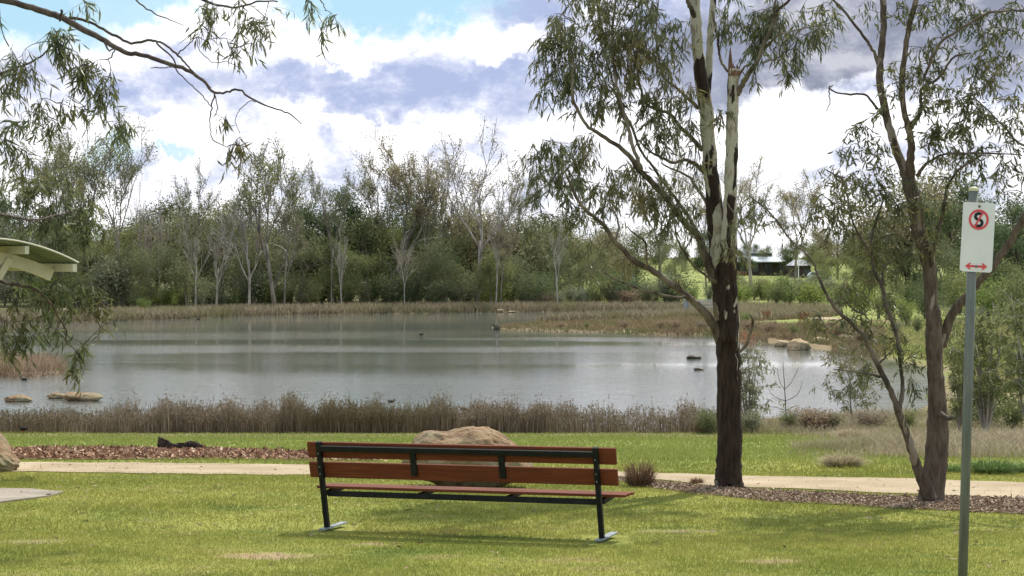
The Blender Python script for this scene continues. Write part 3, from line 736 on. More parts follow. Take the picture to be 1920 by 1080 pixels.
g = Geo(); g.box((0, back(.81) , .805), (LEN - .045, .045, .052), rot=rk); part(g, 'top_rail', M['steel_black'], bench, bev=.003)
g = Geo(); g.box((0, .0, .352), (LEN - .045, .05, .05)); part(g, 'seat_rail', M['steel_black'], bench, bev=.003)
for zc in (.787, .592):
    g = Geo(); g.box((.02, yb(zc), zc), (LEN + .32, .032, .155), rot=rk); part(g, 'back_slat', M['hardwood'], bench, bev=.004)
for fx in (-.302, .302) :
    g = Geo(); g.box(((fx + .015) * LEN * .53 + .0, back(.69) + .016, .692), (.06, .022, .275), rot=rk); part(g, 'back_strap', M['steel_black'], bench, bev=.002)
    g = Geo(); g.box(((fx + .015) * LEN * .53, .2, .362), (.05, .35, .03)); part(g, 'seat_brace', M['steel_black'], bench, bev=.002)
for s_ in (-1, 1):
    for zc in (.755, .625, .555):
        g = Geo(); yq = back(zc) - .028; g.tube([(s_ * hl, yq, zc), (s_ * hl, yq - .010, zc)], [.009, .007], 8); part(g, 'bolt', M['galv'], bench)
for k in range(3):
    g = Geo(); g.box((.06, .045 + k * .106, .412 - .002 * k * k), (LEN + .33, .098, .026), rot=Matrix.Rotation(-.03 * k, 4, 'X')); part(g, 'seat_slat', M['hardwood'], bench, bev=.004)

# ------------------------------------------------------------------ no stopping sign
dS = 11.3
bot = P(1805, 1080, dS); topp = P(1826, 352, dS)
ax = Vector(topp - bot).normalized(); zb = z1(bot[0], bot[1]); base = Vector(bot) + ax * ((zb - .1 - bot[2]) / ax.z)
sign = empty('street_sign', base, 'white no-stopping sign on a slightly leaning grey steel pole', 'sign')
sx = Vector((1, 0, 0)); sx = (sx - ax * sx.dot(ax)).normalized(); sy = ax.cross(sx)
sign.rotation_euler = Matrix((sx, sy, ax)).transposed().to_euler()
HP = (Vector(topp) - base).length
g = Geo(); g.tube([(0, 0, 0), (0, 0, HP * .5), (0, 0, HP - .02)], [.0302] * 3, 28); pole = part(g, 'pole', M['galv'], sign, smooth=True)
g = Geo(); g.tube([(0, 0, HP - .022), (0, 0, HP - .008), (0, 0, HP), (0, 0, HP + .006)], [.033, .033, .028, .012], 28); part(g, 'cap', M['cap'], sign, smooth=False)
pc = Vector(P(1830.3, 445, dS)); lp = pc - base
pl = Vector((lp.dot(sx), 0, lp.dot(ax)))
panel_g = Geo()
def rrect(w_, h_, r_, y0, y1):
    pts = []
    for (cx, cz, a0) in ((w_ / 2 - r_, h_ / 2 - r_, 0), (-w_ / 2 + r_, h_ / 2 - r_, 90), (-w_ / 2 + r_, -h_ / 2 + r_, 180), (w_ / 2 - r_, -h_ / 2 + r_, 270)):
        for k in range(7): a = R(a0 + k * 15); pts.append((cx + r_ * math.cos(a), cz + r_ * math.sin(a)))
    return pts
def prism(g, pts, y0, y1, m=0):
    n = len(pts); V = [(x, y0, z) for x, z in pts] + [(x, y1, z) for x, z in pts]
    g.add(V, [(k, (k + 1) % n, n + (k + 1) % n, n + k) for k in range(n)], m)
    b0 = g.n - 2 * n
    g.f.append((np.array([[b0 + i for i in range(n)]]), m)); g.f.append((np.array([[b0 + n + i for i in reversed(range(n))]]), m))
    if n > 20:      # rounded plate: fan the faces round a centre point
        g.f.pop(); g.f.pop(); cx = np.mean([p_[0] for p_ in pts]); cz_ = np.mean([p_[1] for p_ in pts]); g.v.append(np.array([(cx, y0, cz_), (cx, y1, cz_)])); ci = g.n; g.n += 2
        g.f.append((np.array([(ci, b0 + k, b0 + (k + 1) % n) for k in range(n)] + [(ci + 1, b0 + n + (k + 1) % n, b0 + n + k) for k in range(n)]), m))
prism(panel_g, rrect(.2115, .444, .02, 0, 0), -.003, 0)
panel = part(panel_g, 'panel', M['sign_white'], sign); panel.location = (pl.x, -.034, pl.z); panel.rotation_euler = (0, R(1.6), R(4))
def stroke(g, pts, wd, y0, y1, m=0):
    pts = np.array(pts, float); t_ = np.gradient(pts, axis=0); t_ /= np.linalg.norm(t_, axis=1)[:, None]; nn = np.stack([-t_[:, 1], t_[:, 0]], 1) * wd / 2
    A, B = pts + nn, pts - nn; n = len(pts)
    V = [(a[0], y0, a[1]) for a in A] + [(b[0], y0, b[1]) for b in B] + [(a[0], y1, a[1]) for a in A] + [(b[0], y1, b[1]) for b in B]
    Fc = []
    for k in range(n - 1): Fc += [(k, k + 1, n + k + 1, n + k), (2 * n + k, 3 * n + k, 3 * n + k + 1, 2 * n + k + 1), (k, 2 * n + k, 2 * n + k + 1, k + 1), (n + k, n + k + 1, 3 * n + k + 1, 3 * n + k)]
    Fc += [(0, n, 3 * n, 2 * n), (n - 1, 3 * n - 1, 4 * n - 1, 2 * n - 1)]
    g.add(V, Fc, m)
cz = .113; RR = .058
g = Geo(); stroke(g, [(RR * math.cos(a), cz + RR * math.sin(a)) for a in np.linspace(0, 2 * math.pi, 49)], .0150, -.0052, -.003)
part(g, 'red_ring', M['sign_red'], panel)
ar = .0195; Sp = []
for a in np.linspace(25, 270, 18): Sp.append((ar * 1.15 * math.cos(R(a)), cz + ar + ar * math.sin(R(a))))
for a in np.linspace(75, -155, 18): Sp.append((ar * 1.2 * math.cos(R(a)), cz - ar * 1.05 + ar * 1.05 * math.sin(R(a))))
g = Geo(); stroke(g, Sp, .0195, -.0046, -.003); part(g, 'letter', M['sign_black'], panel)
g = Geo(); stroke(g, [(-RR * .46, cz - RR * .88), (RR * .46, cz + RR * .88)], .0115, -.0060, -.003); part(g, 'slash', M['sign_red'], panel)
g = Geo(); az_ = -.186
g1 = [(-.072, az_), (-.048, az_ + .017), (-.040, az_ + .017), (-.050, az_ + .0055), (.050, az_ + .0055), (.040, az_ + .017), (.048, az_ + .017), (.072, az_), (.048, az_ - .017), (.040, az_ - .017), (.050, az_ - .0055), (-.050, az_ - .0055), (-.040, az_ - .017), (-.048, az_ - .017)]
for a, b in (((-.058, az_), (.058, az_)),): stroke(g, [a, b], .014, -.0046, -.003)
for s_ in (-1, 1):
    prism(g, [(s_ * .073, az_), (s_ * .045, az_ + .021), (s_ * .034, az_ + .021), (s_ * .050, az_), (s_ * .034, az_ - .021), (s_ * .045, az_ - .021)][::s_], -.0050, -.003)
part(g, 'arrow', M['sign_red'], panel)
for zc in (.198, -.187):
    g = Geo(); g.tube([(0, -.003, zc), (0, -.010, zc), (0, -.011, zc)], [.0085, .0075, .004], 10); part(g, 'bolt', M['galv'], panel)

# ------------------------------------------------------------------ picnic shelter at the left edge
ev = P(147, 494, 22.0)                   # right front corner of the roof
phi = R(37)
ac = Vector((math.cos(phi), math.sin(phi), 0)); al = Vector((-math.sin(phi), math.cos(phi), 0))    # across, along (away)
HWs = 1.18; LR = 3.2
cen = Vector(ev) - ac * HWs + al * LR / 2
zg = z1(cen.x, cen.y)
shel = empty('picnic_shelter', (cen.x, cen.y, zg), 'cream picnic shelter with curved green metal roof, cut by the left frame edge', 'shelter', rz=phi)
ze = ev[2] - zg; rise = .30
def arch(x): return ze + rise * (1 - (x / HWs) ** 2)
g = Geo(); nxp = 61; xs = np.linspace(-HWs, HWs, nxp)
V = []; 
for yy_ in (-LR / 2, LR / 2):
    for x in xs: V.append((x, yy_, arch(x) + .0))
for yy_ in (-LR / 2, LR / 2):
    for x in xs: V.append((x, yy_, arch(x) + .018))
n = nxp; Fc = []
for k in range(n - 1): Fc += [(k, n + k, n + k + 1, k + 1), (2 * n + k, 2 * n + k + 1, 3 * n + k + 1, 3 * n + k), (k, k + 1, 2 * n + k + 1, 2 * n + k), (n + k, 3 * n + k, 3 * n + k + 1, n + k + 1)]
Fc += [(0, 2 * n, 3 * n, n), (n - 1, 2 * n - 1, 4 * n - 1, 3 * n - 1)]
g.add(V, Fc)
for yy_ in np.arange(-LR / 2 + .08, LR / 2, .16):      # corrugations run across the barrel
    g.tube([(x, yy_, arch(x) + .0) for x in xs[::4]], [.018] * len(xs[::4]), 5)
part(g, 'roof', M['roof_green'], shel, smooth=False)
g = Geo(); g.tube([(x, -LR / 2 - .005, arch(x) + .012) for x in xs[::3]], [.012] * len(xs[::3]), 6); part(g, 'roof_edge', M['cream'], shel)
for xq in (-HWs + .04, -.52, .0, .52, HWs - .04):
    g = Geo(); g.box((xq, 0, arch(xq) - .075), (.055, LR - .02, .10)); part(g, 'purlin', M['cream'], shel, bev=.004)
for yq in (-LR / 2 + .62, LR / 2 - .62):
    g = Geo(); xa = np.linspace(-HWs + .10, HWs - .10, 25)
    for k in range(24):
        g.bar((xa[k], yq, arch(xa[k]) - .20), (xa[k + 1], yq, arch(xa[k + 1]) - .20), .075, .15)
    part(g, 'arch_beam', M['cream'], shel)
    for s_ in (-1, 1):
        g = Geo(); g.bar((s_ * .02, yq, ze - .75), (s_ * .52, yq, ze + .06), .085, .13, up=(0, 1, 0)); part(g, 'brace', M['cream'], shel, bev=.004)
        g = Geo(); g.bar((s_ * .30, yq - .055, ze + .02), (s_ * .36, yq - .055, ze + .32 - .42), .02, .10, up=(0, 1, 0)); bp = part(g, 'bracket_plate', M['cream'], shel)
        g = Geo(); g.bar((s_ * .302, yq - .069, ze + .0), (s_ * .357, yq - .069, ze - .08), .012, .06, up=(0, 1, 0)); part(g, 'infill', M['panel_grey'], bp)
    g = Geo(); g.box((0, yq, (ze - .1) / 2), (.12, .12, ze - .1)); part(g, 'post', M['cream'], shel, bev=.006)

# ------------------------------------------------------------------ foreground gum trees
def smooth_path(pts, sub=5, jit=0.0):
    pts = np.asarray(pts, float); n = len(pts); out = []
    ext = np.vstack([2 * pts[0] - pts[1], pts, 2 * pts[-1] - pts[-2]])
    for i in range(n - 1):
        p0, p1, p2, p3 = ext[i:i + 4]
        for k in range(sub):
            t_ = k / sub
            out.append(.5 * ((2 * p1) + (-p0 + p2) * t_ + (2 * p0 - 5 * p1 + 4 * p2 - p3) * t_ ** 2 + (-p0 + 3 * p1 - 3 * p2 + p3) * t_ ** 3))
    out.append(pts[-1]); out = np.array(out)
    if jit: out[1:-1, :3] += rng.normal(0, jit, (len(out) - 2, 3))
    return out
class GumTree:
    def __init__(s): s.nodes = []; s.branch = Geo(); s.leaf = Geo()
    def limb(s, pts, d0, d1, g=None, k=8, jit=.004, rough=.03, leafnodes=True):
        n = len(pts); raw = []
        for i, (px, py, wd) in enumerate(pts):
            d = d0 + (d1 - d0) * i / (n - 1); p = P(px, py, d); raw.append((*p, wd * d / F / 2))
        q = smooth_path(np.array(raw), 5); q[1:-1, :3] += rng.normal(0, jit, (len(q) - 2, 3))
        (g or s.branch).tube(q[:, :3], np.maximum(q[:, 3], .0025), k, rough=rough)
        if leafnodes: s.nodes += list(q[1:, :3])
        return q
    def twigs(s, clusters, dep, per=1.0, Ln=.11, Wn=.017, spr=3, nl=8, droop=1.0, spread=.45, zsc=1.0):
        T = []
        for cl in clusters:
            cx, cy, rx, ry, n = cl[:5]; dd = cl[5] if len(cl) > 5 else dep
            for _ in range(max(1, int(n * per))):
                a = rng.uniform(0, 2 * math.pi); r_ = math.sqrt(rng.uniform(0, 1)) * 1.05
                d = dd + rng.normal(0, .55) * rx / F * dd * zsc
                T.append(P(cx + rx * r_ * math.cos(a), cy + ry * r_ * math.sin(a), d))
        T = np.array(T); N0 = np.array(s.nodes)
        dist = np.array([np.min(((N0 - q) ** 2).sum(1)) for q in T]); T = T[np.argsort(dist)]
        SP = []; SD = []
        nodes = N0
        for q in T:
            dv = ((nodes - q) ** 2 * np.array((1, 1.0, 1)) ).sum(1) + .35 * np.maximum(nodes[:, 2] - q[2], 0) ** 2
            a = nodes[int(np.argmin(dv))]; L = np.linalg.norm(q - a)
            if L < .02: continue
            c1 = a + (q - a) * .35 + np.array((0, 0, .16 * L)) + rng.normal(0, .07 * L, 3); c2 = a + (q - a) * .75 + np.array((0, 0, .14 * L)) + rng.normal(0, .06 * L, 3)
            tt = np.linspace(0, 1, 7)[:, None]
            cur = (1 - tt) ** 3 * a + 3 * (1 - tt) ** 2 * tt * c1 + 3 * (1 - tt) * tt ** 2 * c2 + tt ** 3 * q
            r0 = min(.0032 + .0075 * L, .014)
            s.branch.tube(cur, np.linspace(r0, .0018, 7), 4)
            nodes = np.vstack([nodes, cur[2:]])
            for _ in range(spr):
                f = rng.uniform(.45, 1.0); i0 = f * 6; ii = int(i0); pt = cur[min(ii, 6)]
                SP.append(pt); dd_ = rng.normal(0, .55, 3); dd_[2] = -abs(rng.normal(.75, .4)) * droop + rng.normal(0, .15); SD.append(dd_)
        SP = np.array(SP); SD = np.array(SD); SD /= np.linalg.norm(SD, axis=1)[:, None]
        ls = rng.uniform(.10, .30, len(SP))
        for a, d, l in zip(SP, SD, ls):
            s.branch.tube(np.array([a, a + d * l * .5 + np.array((0, 0, .01)), a + d * l]), [.0022, .0016, .001], 3)
        Pn = []; Dn = []
        for k in range(nl):
            f = (k + .6) / nl
            Pn.append(SP + SD * (ls * f)[:, None]); d = SD * .5 + rng.normal(0, spread, SD.shape); d[:, 2] -= .62 * droop; Dn.append(d)
        Pn = np.concatenate(Pn); Dn = np.concatenate(Dn); keep = rng.uniform(size=len(Pn)) < .9; Pn, Dn = Pn[keep], Dn[keep]
        leaves(s.leaf, Pn, Dn, rng.normal(Ln, Ln * .22, len(Pn)).clip(Ln * .45, Ln * 1.6), rng.normal(Wn, Wn * .2, len(Pn)).clip(Wn * .5, Wn * 1.6))

# --- big peeling gum by the path
T1 = GumTree(); D1 = 21.5
tb = G(1367, 917)
tr = Geo()
T1.limb([(1367, 930, 64), (1367, 914, 56), (1366, 890, 50), (1367, 840, 47), (1367, 760, 46), (1366, 690, 44), (1364, 620, 44), (1360, 560, 46), (1353, 500, 44), (1346, 440, 37), (1340, 380, 31),
         (1331, 300, 27), (1325, 220, 26), (1314, 150, 25), (1308, 90, 21), (1304, 30, 20), (1300, -60, 17), (1296, -200, 13), (1285, -380, 9), (1280, -520, 4)], 21.7, 21.7, tr, 20, .005, .035)
T1.limb([(1366, 640, 30), (1367, 580, 32), (1366, 520, 32), (1366, 470, 33), (1368, 420, 28), (1370, 350, 24), (1372, 280, 24), (1373, 220, 22), (1374, 165, 21), (1376, 128, 20)], 21.55, 21.4, tr, 18, .004, .035)
T1.limb([(1330, 250, 16), (1325, 200, 14), (1328, 140, 14), (1331, 80, 13), (1336, 20, 12), (1340, -60, 10), (1345, -200, 7), (1350, -320, 3)], 21.75, 22.3, tr, 12)
tree1 = empty('gum_tree', tb, 'tall gum with peeling dark and cream bark and snapped stem, right of bench', 'tree')
def attach(g, name, mt, root, smooth=True):
    return g.build(name, mt, root, smooth, loc=tuple(root.location))
hb = Geo()
bt = P(1376, 130, 21.4)
for k in range(9):
    a = k / 9 * 2 * math.pi; p0 = bt + np.array((math.cos(a) * .045, math.sin(a) * .045, -.08)); hgt = (.34 if k in (4, 5) else rng.uniform(.08, .2))
    hb.tube([p0, p0 + np.array((0, 0, hgt * .6)), p0 + np.array((rng.normal(0, .01), 0, hgt))], [.030, .022, .004], 5)
hb.tube([bt + np.array((0, 0, -.12)), bt + np.array((.09, -.05, -.02)), bt + np.array((.14, -.06, -.10))], [.02, .02, .004], 4)
L1 = T1.limb
# limbs left side
L1([(1352, 640, 22), (1335, 603, 18), (1310, 575, 14), (1285, 553, 13), (1255, 530, 12), (1220, 505, 12), (1190, 490, 11), (1170, 470, 10), (1150, 450, 9), (1130, 420, 8), (1100, 395, 7), (1080, 370, 5), (1065, 335, 4), (1055, 315, 3)], 21.7, 20.6)
L1([(1290, 558, 7), (1255, 556, 5), (1210, 545, 5), (1170, 530, 4), (1145, 518, 3), (1115, 497, 2.5)], 21.3, 20.9)
L1([(1352, 545, 22), (1335, 510, 20), (1318, 470, 15), (1308, 440, 14), (1285, 420, 12), (1265, 390, 12), (1240, 360, 11), (1215, 335, 11), (1195, 315, 10), (1183, 296, 9), (1160, 275, 8), (1120, 248, 7), (1100, 235, 6), (1078, 195, 6), (1073, 170, 5), (1075, 120, 4), (1068, 80, 3)], 21.7, 20.9)
L1([(1308, 440, 8), (1290, 405, 7), (1265, 370, 6), (1240, 335, 6), (1222, 310, 5), (1200, 280, 5), (1185, 240, 5), (1160, 190, 4), (1148, 150, 4), (1130, 90, 3), (1110, 40, 3), (1095, -20, 2)], 21.6, 22.3)
L1([(1203, 318, 8), (1190, 285, 7), (1178, 240, 7), (1168, 205, 6), (1156, 160, 6), (1150, 110, 5), (1148, 60, 5), (1155, 0, 4), (1160, -80, 3)], 21.0, 21.3)
L1([(1330, 330, 9), (1290, 300, 7), (1262, 235, 0.1)][:2] + [(1262, 305, 6), (1240, 295, 5), (1220, 285, 4), (1195, 262, 3)], 21.7, 21.2)
L1([(1318, 282, 10), (1300, 262, 8), (1275, 238, 7), (1258, 215, 6), (1232, 205, 6), (1212, 195, 5), (1200, 160, 4), (1190, 110, 3), (1180, 60, 3)], 21.7, 21.5)
L1([(1310, 203, 8), (1285, 180, 6), (1262, 160, 5), (1245, 145, 5), (1235, 115, 4), (1230, 60, 3), (1235, 0, 2)], 21.7, 22.1)
L1([(1306, 40, 10), (1295, 15, 9), (1285, -10, 7), (1260, -60, 5), (1230, -120, 3)], 21.7, 21.2)
L1([(1345, 530, 8), (1328, 520, 5), (1308, 505, 5), (1288, 480, 4), (1270, 450, 4), (1265, 425, 3)], 21.6, 21.0)
L1([(1214, 500, 6), (1212, 480, 5), (1210, 455, 4), (1190, 438, 3), (1175, 425, 2)], 20.9, 20.6)
L1([(1155, 448, 5), (1160, 420, 4), (1150, 395, 3), (1135, 370, 2)], 20.8, 20.9)
L1([(1325, 380, 7), (1305, 350, 5), (1290, 330, 5), (1262, 318, 4), (1240, 305, 3)], 21.7, 22.2)
# right side
L1([(1382, 178, 11), (1392, 158, 10), (1405, 135, 9), (1422, 110, 8), (1436, 75, 7), (1450, 45, 7), (1458, 20, 6), (1480, 0, 5), (1500, -40, 4)], 21.4, 21.0)
L1([(1452, 40, 5), (1452, 20, 5), (1454, 0, 4), (1458, -60, 3)], 21.1, 21.0)
L1([(1438, 88, 5), (1455, 68, 4), (1480, 60, 3), (1510, 52, 3), (1550, 46, 2)], 21.1, 20.7)
L1([(1378, 162, 5), (1392, 130, 4), (1410, 115, 3), (1425, 90, 3), (1440, 60, 2)], 21.4, 21.8)
L1([(1366, 135, 5), (1352, 115, 5), (1348, 90, 5), (1342, 50, 5), (1334, 20, 4)], 21.5, 21.8)
L1([(1430, 118, 4), (1455, 110, 3), (1475, 95, 2), (1490, 90, 2)], 21.2, 21.4)
L1([(1386, 660, 6), (1400, 645, 6), (1408, 620, 6), (1412, 600, 5), (1405, 588, 4)], 21.5, 21.2, leafnodes=False)
L1([(1345, 600, 9), (1341, 585, 8), (1339, 568, 7)], 21.4, 21.3, leafnodes=False)
cl1 = [(1110, 40, 80, 55, 60), (1180, 30, 70, 55, 65), (1060, 95, 45, 55, 40), (1110, 120, 55, 45, 40), (1175, 100, 60, 50, 50), (1240, 70, 50, 60, 36), (1030, 100, 28, 50, 16), (1045, 150, 30, 30, 14), (1150, 170, 55, 35, 22), (1220, 130, 40, 40, 20),
       (1012, 165, 14, 22, 5), (1190, 200, 50, 40, 20), (1240, 200, 40, 40, 14), (1265, 170, 30, 25, 8), (1305, 170, 30, 18, 8), (1270, 250, 45, 35, 20), (1120, 195, 45, 22, 9), (1235, 260, 30, 30, 10), (1300, 240, 18, 30, 6),
       (1015, 285, 35, 32, 18), (1060, 290, 45, 45, 26), (1100, 275, 25, 25, 9), (1040, 340, 50, 28, 20), (1110, 330, 50, 38, 22), (1015, 330, 28, 22, 9), (1160, 320, 45, 30, 14), (1060, 395, 50, 30, 14), (1110, 400, 45, 35, 14), (1000, 380, 22, 35, 6), (995, 440, 22, 25, 5),
       (1170, 370, 55, 40, 24), (1215, 345, 40, 35, 16), (1260, 370, 45, 45, 26), (1240, 420, 50, 30, 12), (1290, 320, 25, 35, 10), (1290, 420, 22, 50, 10), (1345, 225, 12, 22, 6), (1170, 500, 30, 18, 5), (1120, 460, 25, 22, 6), (1100, 510, 14, 10, 3), (1275, 525, 16, 14, 3), (1130, 540, 14, 8, 2),
       (1410, 45, 35, 40, 24), (1445, 25, 35, 30, 20), (1490, 60, 45, 40, 20), (1530, 35, 35, 40, 14), (1475, 105, 35, 40, 14), (1420, 100, 28, 40, 12), (1540, 70, 18, 25, 6), (1378, 20, 25, 30, 8), (1360, 60, 14, 30, 5), (1480, 130, 10, 20, 4),
       (1380, 440, 16, 40, 6, 21.2), (1370, 400, 14, 30, 5, 21.2), (1415, 390, 25, 30, 6, 21.3), (1345, 25, 20, 25, 6),
       (1100, -60, 90, 50, 30), (1200, -80, 90, 60, 30), (1300, -150, 120, 90, 40), (1420, -60, 90, 50, 22), (1330, -330, 120, 120, 40)]
T1.limb([(1362, 380, 3), (1380, 400, 2), (1400, 380, 2)], 21.3, 21.2)
T1.twigs(cl1, 21.4, .78, .115, .0165, spr=3, nl=8, spread=.36)
attach(tr, 'trunk', M['bark1'], tree1); attach(T1.branch, 'branches', M['limb1'], tree1); attach(T1.leaf, 'crown', M['leaf_gum'], tree1, False)
attach(hb, 'broken_top', M['heart'], tree1, False)

# --- forked gum at right
T2 = GumTree(); tr = Geo(); L2 = T2.limb
L2([(1745, 955, 62), (1745, 940, 52), (1748, 915, 46), (1753, 880, 44), (1757, 830, 42), (1758, 780, 38), (1756, 730, 32), (1753, 680, 30), (1752, 640, 33), (1751, 600, 30), (1746, 560, 26), (1744, 510, 26), (1733, 470, 27), (1722, 430, 27), (1714, 376, 28), (1702, 335, 26)], 19.8, 19.9, tr, 18, .004, .03)
L2([(1706, 345, 22), (1694, 318, 18), (1676, 266, 16), (1661, 214, 15), (1650, 153, 14), (1651, 113, 13), (1656, 61, 12), (1656, 0, 12), (1655, -80, 9), (1660, -200, 6), (1665, -300, 3)], 19.9, 20.3, tr, 12)
L2([(1708, 345, 18), (1707, 305, 16), (1708, 260, 13), (1695, 208, 11), (1691, 147, 11), (1697, 100, 10), (1706, 46, 10), (1718, 0, 10), (1735, -90, 7), (1750, -200, 3)], 19.9, 19.4, tr, 12)
L2([(1745, 935, 30), (1733, 905, 26), (1722, 880, 20), (1713, 855, 17), (1700, 813, 15), (1684, 772, 15)], 19.7, 19.4, tr, 12)
L2([(1684, 772, 12), (1670, 733, 11), (1650, 693, 10), (1637, 667, 9), (1620, 633, 8), (1594, 603, 7), (1575, 588, 7), (1550, 553, 6), (1535, 520, 5), (1526, 495, 4), (1507, 471, 4), (1486, 453, 3), (1448, 404, 3), (1404, 366, 2)], 19.4, 19.0)
L2([(1684, 775, 10), (1693, 733, 8), (1688, 683, 7), (1680, 627, 7), (1663, 575, 7), (1654, 538, 7), (1639, 508, 6), (1636, 483, 5), (1634, 447, 5), (1642, 416, 4), (1663, 361, 3)], 19.4, 19.6)
L2([(1655, 535, 4), (1657, 502, 4), (1688, 483, 4), (1712, 471, 3)], 19.5, 19.6)
L2([(1636, 483, 4), (1610, 440, 4), (1595, 400, 3), (1580, 340, 3), (1548, 318, 2)], 19.5, 19.2)
L2([(1650, 707, 5), (1627, 700, 4), (1595, 696, 3), (1563, 693, 2)], 19.4, 19.2)
L2([(1650, 680, 4), (1665, 665, 3), (1680, 650, 3)], 19.4, 19.5)
L2([(1565, 570, 4), (1580, 560, 3), (1600, 580, 3), (1625, 590, 2)], 19.2, 19.2)
L2([(1656, 216, 6), (1638, 195, 5), (1620, 177, 4), (1596, 177, 4), (1572, 174, 3), (1555, 166, 3), (1562, 160, 1.5)], 20, 19.7, leafnodes=False)
L2([(1555, 166, 2.5), (1555, 183, 2), (1556, 192, 2), (1549, 208, 1.5)], 19.7, 19.7, leafnodes=False)
L2([(1647, 120, 8), (1638, 98, 6), (1627, 79, 6), (1602, 46, 5), (1581, 18, 5), (1562, 0, 4), (1530, -40, 3)], 20.1, 20.0)
L2([(1702, 250, 9), (1716, 226, 8), (1726, 205, 7), (1726, 180, 6), (1733, 160, 6), (1752, 152, 5), (1767, 138, 5), (1780, 115, 4), (1795, 104, 4), (1820, 100, 3)], 19.8, 19.0)
L2([(1733, 150, 5), (1746, 110, 6), (1764, 79, 6), (1801, 55, 5), (1847, 27, 5), (1890, 20, 4), (1930, 23, 4), (1990, 40, 3)], 19.4, 18.8)
L2([(1720, 330, 8), (1735, 308, 6), (1755, 296, 5), (1775, 288, 4), (1804, 287, 4), (1850, 288, 3), (1910, 290, 2)], 19.8, 19.1)
L2([(1745, 500, 6), (1755, 450, 6), (1765, 410, 6), (1770, 385, 6), (1779, 346, 5), (1798, 318, 5), (1825, 300, 4), (1845, 290, 3)], 19.8, 19.3)
L2([(1765, 650, 20), (1780, 600, 18), (1800, 570, 16), (1830, 535, 14), (1862, 498, 14), (1893, 455, 13), (1915, 415, 12), (1940, 370, 11), (1990, 290, 8), (2040, 200, 5)], 19.9, 19.4, tr, 12)
L2([(1990, 290, 6), (1950, 285, 5), (1910, 268, 4), (1880, 235, 3), (1850, 205, 3), (1820, 175, 2)], 19.5, 19.3)
L2([(1556 + 205, 775, 11), (1779, 784, 9), (1786, 781, 7)], 19.7, 19.5, leafnodes=False)
cl2 = [(1790, 20, 50, 30, 20), (1850, 45, 45, 28, 16), (1905, 35, 30, 30, 10), (1740, 30, 30, 30, 9), (1690, 20, 25, 20, 6), (1830, 85, 50, 30, 14), (1890, 110, 40, 35, 14), (1745, 85, 25, 30, 8), (1745, 130, 35, 35, 16), (1720, 150, 28, 35, 10), (1675, 165, 18, 22, 6), (1670, 130, 15, 20, 3),
       (1785, 165, 45, 35, 16), (1770, 205, 50, 35, 18), (1740, 235, 40, 30, 12), (1850, 130, 40, 30, 10), (1860, 180, 45, 40, 16), (1905, 200, 30, 45, 10), (1810, 225, 45, 30, 14), (1780, 265, 45, 28, 12), (1850, 250, 40, 35, 10), (1900, 270, 35, 35, 9), (1850, 310, 50, 30, 12), (1900, 340, 35, 35, 9), (1800, 300, 40, 20, 7),
       (1740, 280, 25, 20, 5), (1620, 250, 35, 22, 9), (1600, 285, 35, 22, 8), (1645, 225, 14, 14, 3), (1570, 320, 45, 22, 13), (1640, 290, 28, 30, 8), (1550, 380, 45, 35, 16), (1600, 360, 45, 35, 14), (1520, 410, 30, 35, 8), (1590, 420, 45, 35, 14), (1650, 350, 40, 40, 12), (1670, 400, 35, 45, 12),
       (1560, 450, 30, 25, 6), (1620, 470, 40, 30, 10), (1680, 450, 30, 30, 9), (1600, 520, 40, 25, 9), (1660, 500, 35, 28, 9), (1650, 560, 35, 25, 8), (1590, 560, 30, 20, 6), (1560, 600, 40, 25, 9), (1620, 600, 40, 28, 10), (1520, 595, 25, 18, 4), (1690, 600, 25, 30, 6), (1640, 640, 35, 22, 7), (1700, 650, 28, 28, 8), (1712, 700, 14, 30, 7),
       (1600, 690, 35, 14, 6), (1730, 440, 28, 35, 10), (1700, 370, 25, 40, 8), (1745, 380, 30, 30, 8), (1780, 330, 30, 22, 6), (1500, 450, 22, 18, 3), (1450, 400, 26, 20, 4), (1430, 370, 26, 20, 4), (1530, 15, 30, 25, 5), (1635, 15, 14, 30, 4),
       (1800, -60, 120, 60, 30), (1650, -150, 120, 100, 30), (1760, -200, 130, 80, 30), (2000, 100, 60, 120, 30), (2000, 300, 50, 80, 14)]
T2.twigs(cl2, 19.6, .8, .088, .0185, spr=3, nl=7, droop=.85, spread=.55)
tree2 = empty('gum_tree', G(1745, 943), 'forked brown-barked gum with a slanting left stem, left of the sign pole', 'tree')
attach(tr, 'trunk', M['bark2'], tree2); attach(T2.branch, 'branches', M['limb2'], tree2); attach(T2.leaf, 'crown', M['leaf_gum2'], tree2, False)

# --- overhanging gum whose trunk stands left of the frame
T3 = GumTree(); tr = Geo(); L3 = T3.limb; D3 = 17.5
bx = G(-420, 940)
hd = bx[1]
tr.tube(smooth_path([bx - np.array((0, 0, .2)), P(-420, 800, hd), P(-410, 600, hd), P(-395, 400, hd), P(-385, 200, hd), P(-370, 0, hd), P(-360, -200, hd), P(-340, -420, hd)], 5), np.interp(np.linspace(0, 1, 36), [0, .1, 1], [.26, .2, .07]), 14, rough=.04)
L3([(-395, 150, 40), (-300, 60, 26), (-200, 10, 20), (-100, -8, 16), (-40, -6, 14), (20, 3, 12), (70, 18, 12), (110, 30, 12), (150, 52, 12), (200, 78, 10), (232, 97, 9), (270, 104, 8), (310, 118, 8), (350, 131, 7), (380, 150, 6), (400, 172, 5), (420, 174, 4), (448, 169, 4), (480, 190, 3.5), (510, 202, 3), (540, 212, 2.5), (565, 232, 1.5)], hd, 16.5, None, 10)
L3([(130, 33, 6), (170, 42, 5), (210, 65, 5), (245, 80, 5), (278, 76, 5), (300, 80, 4), (330, 100, 4), (350, 122, 3.5), (370, 143, 3), (395, 165, 2.5)], 17.2, 16.8)
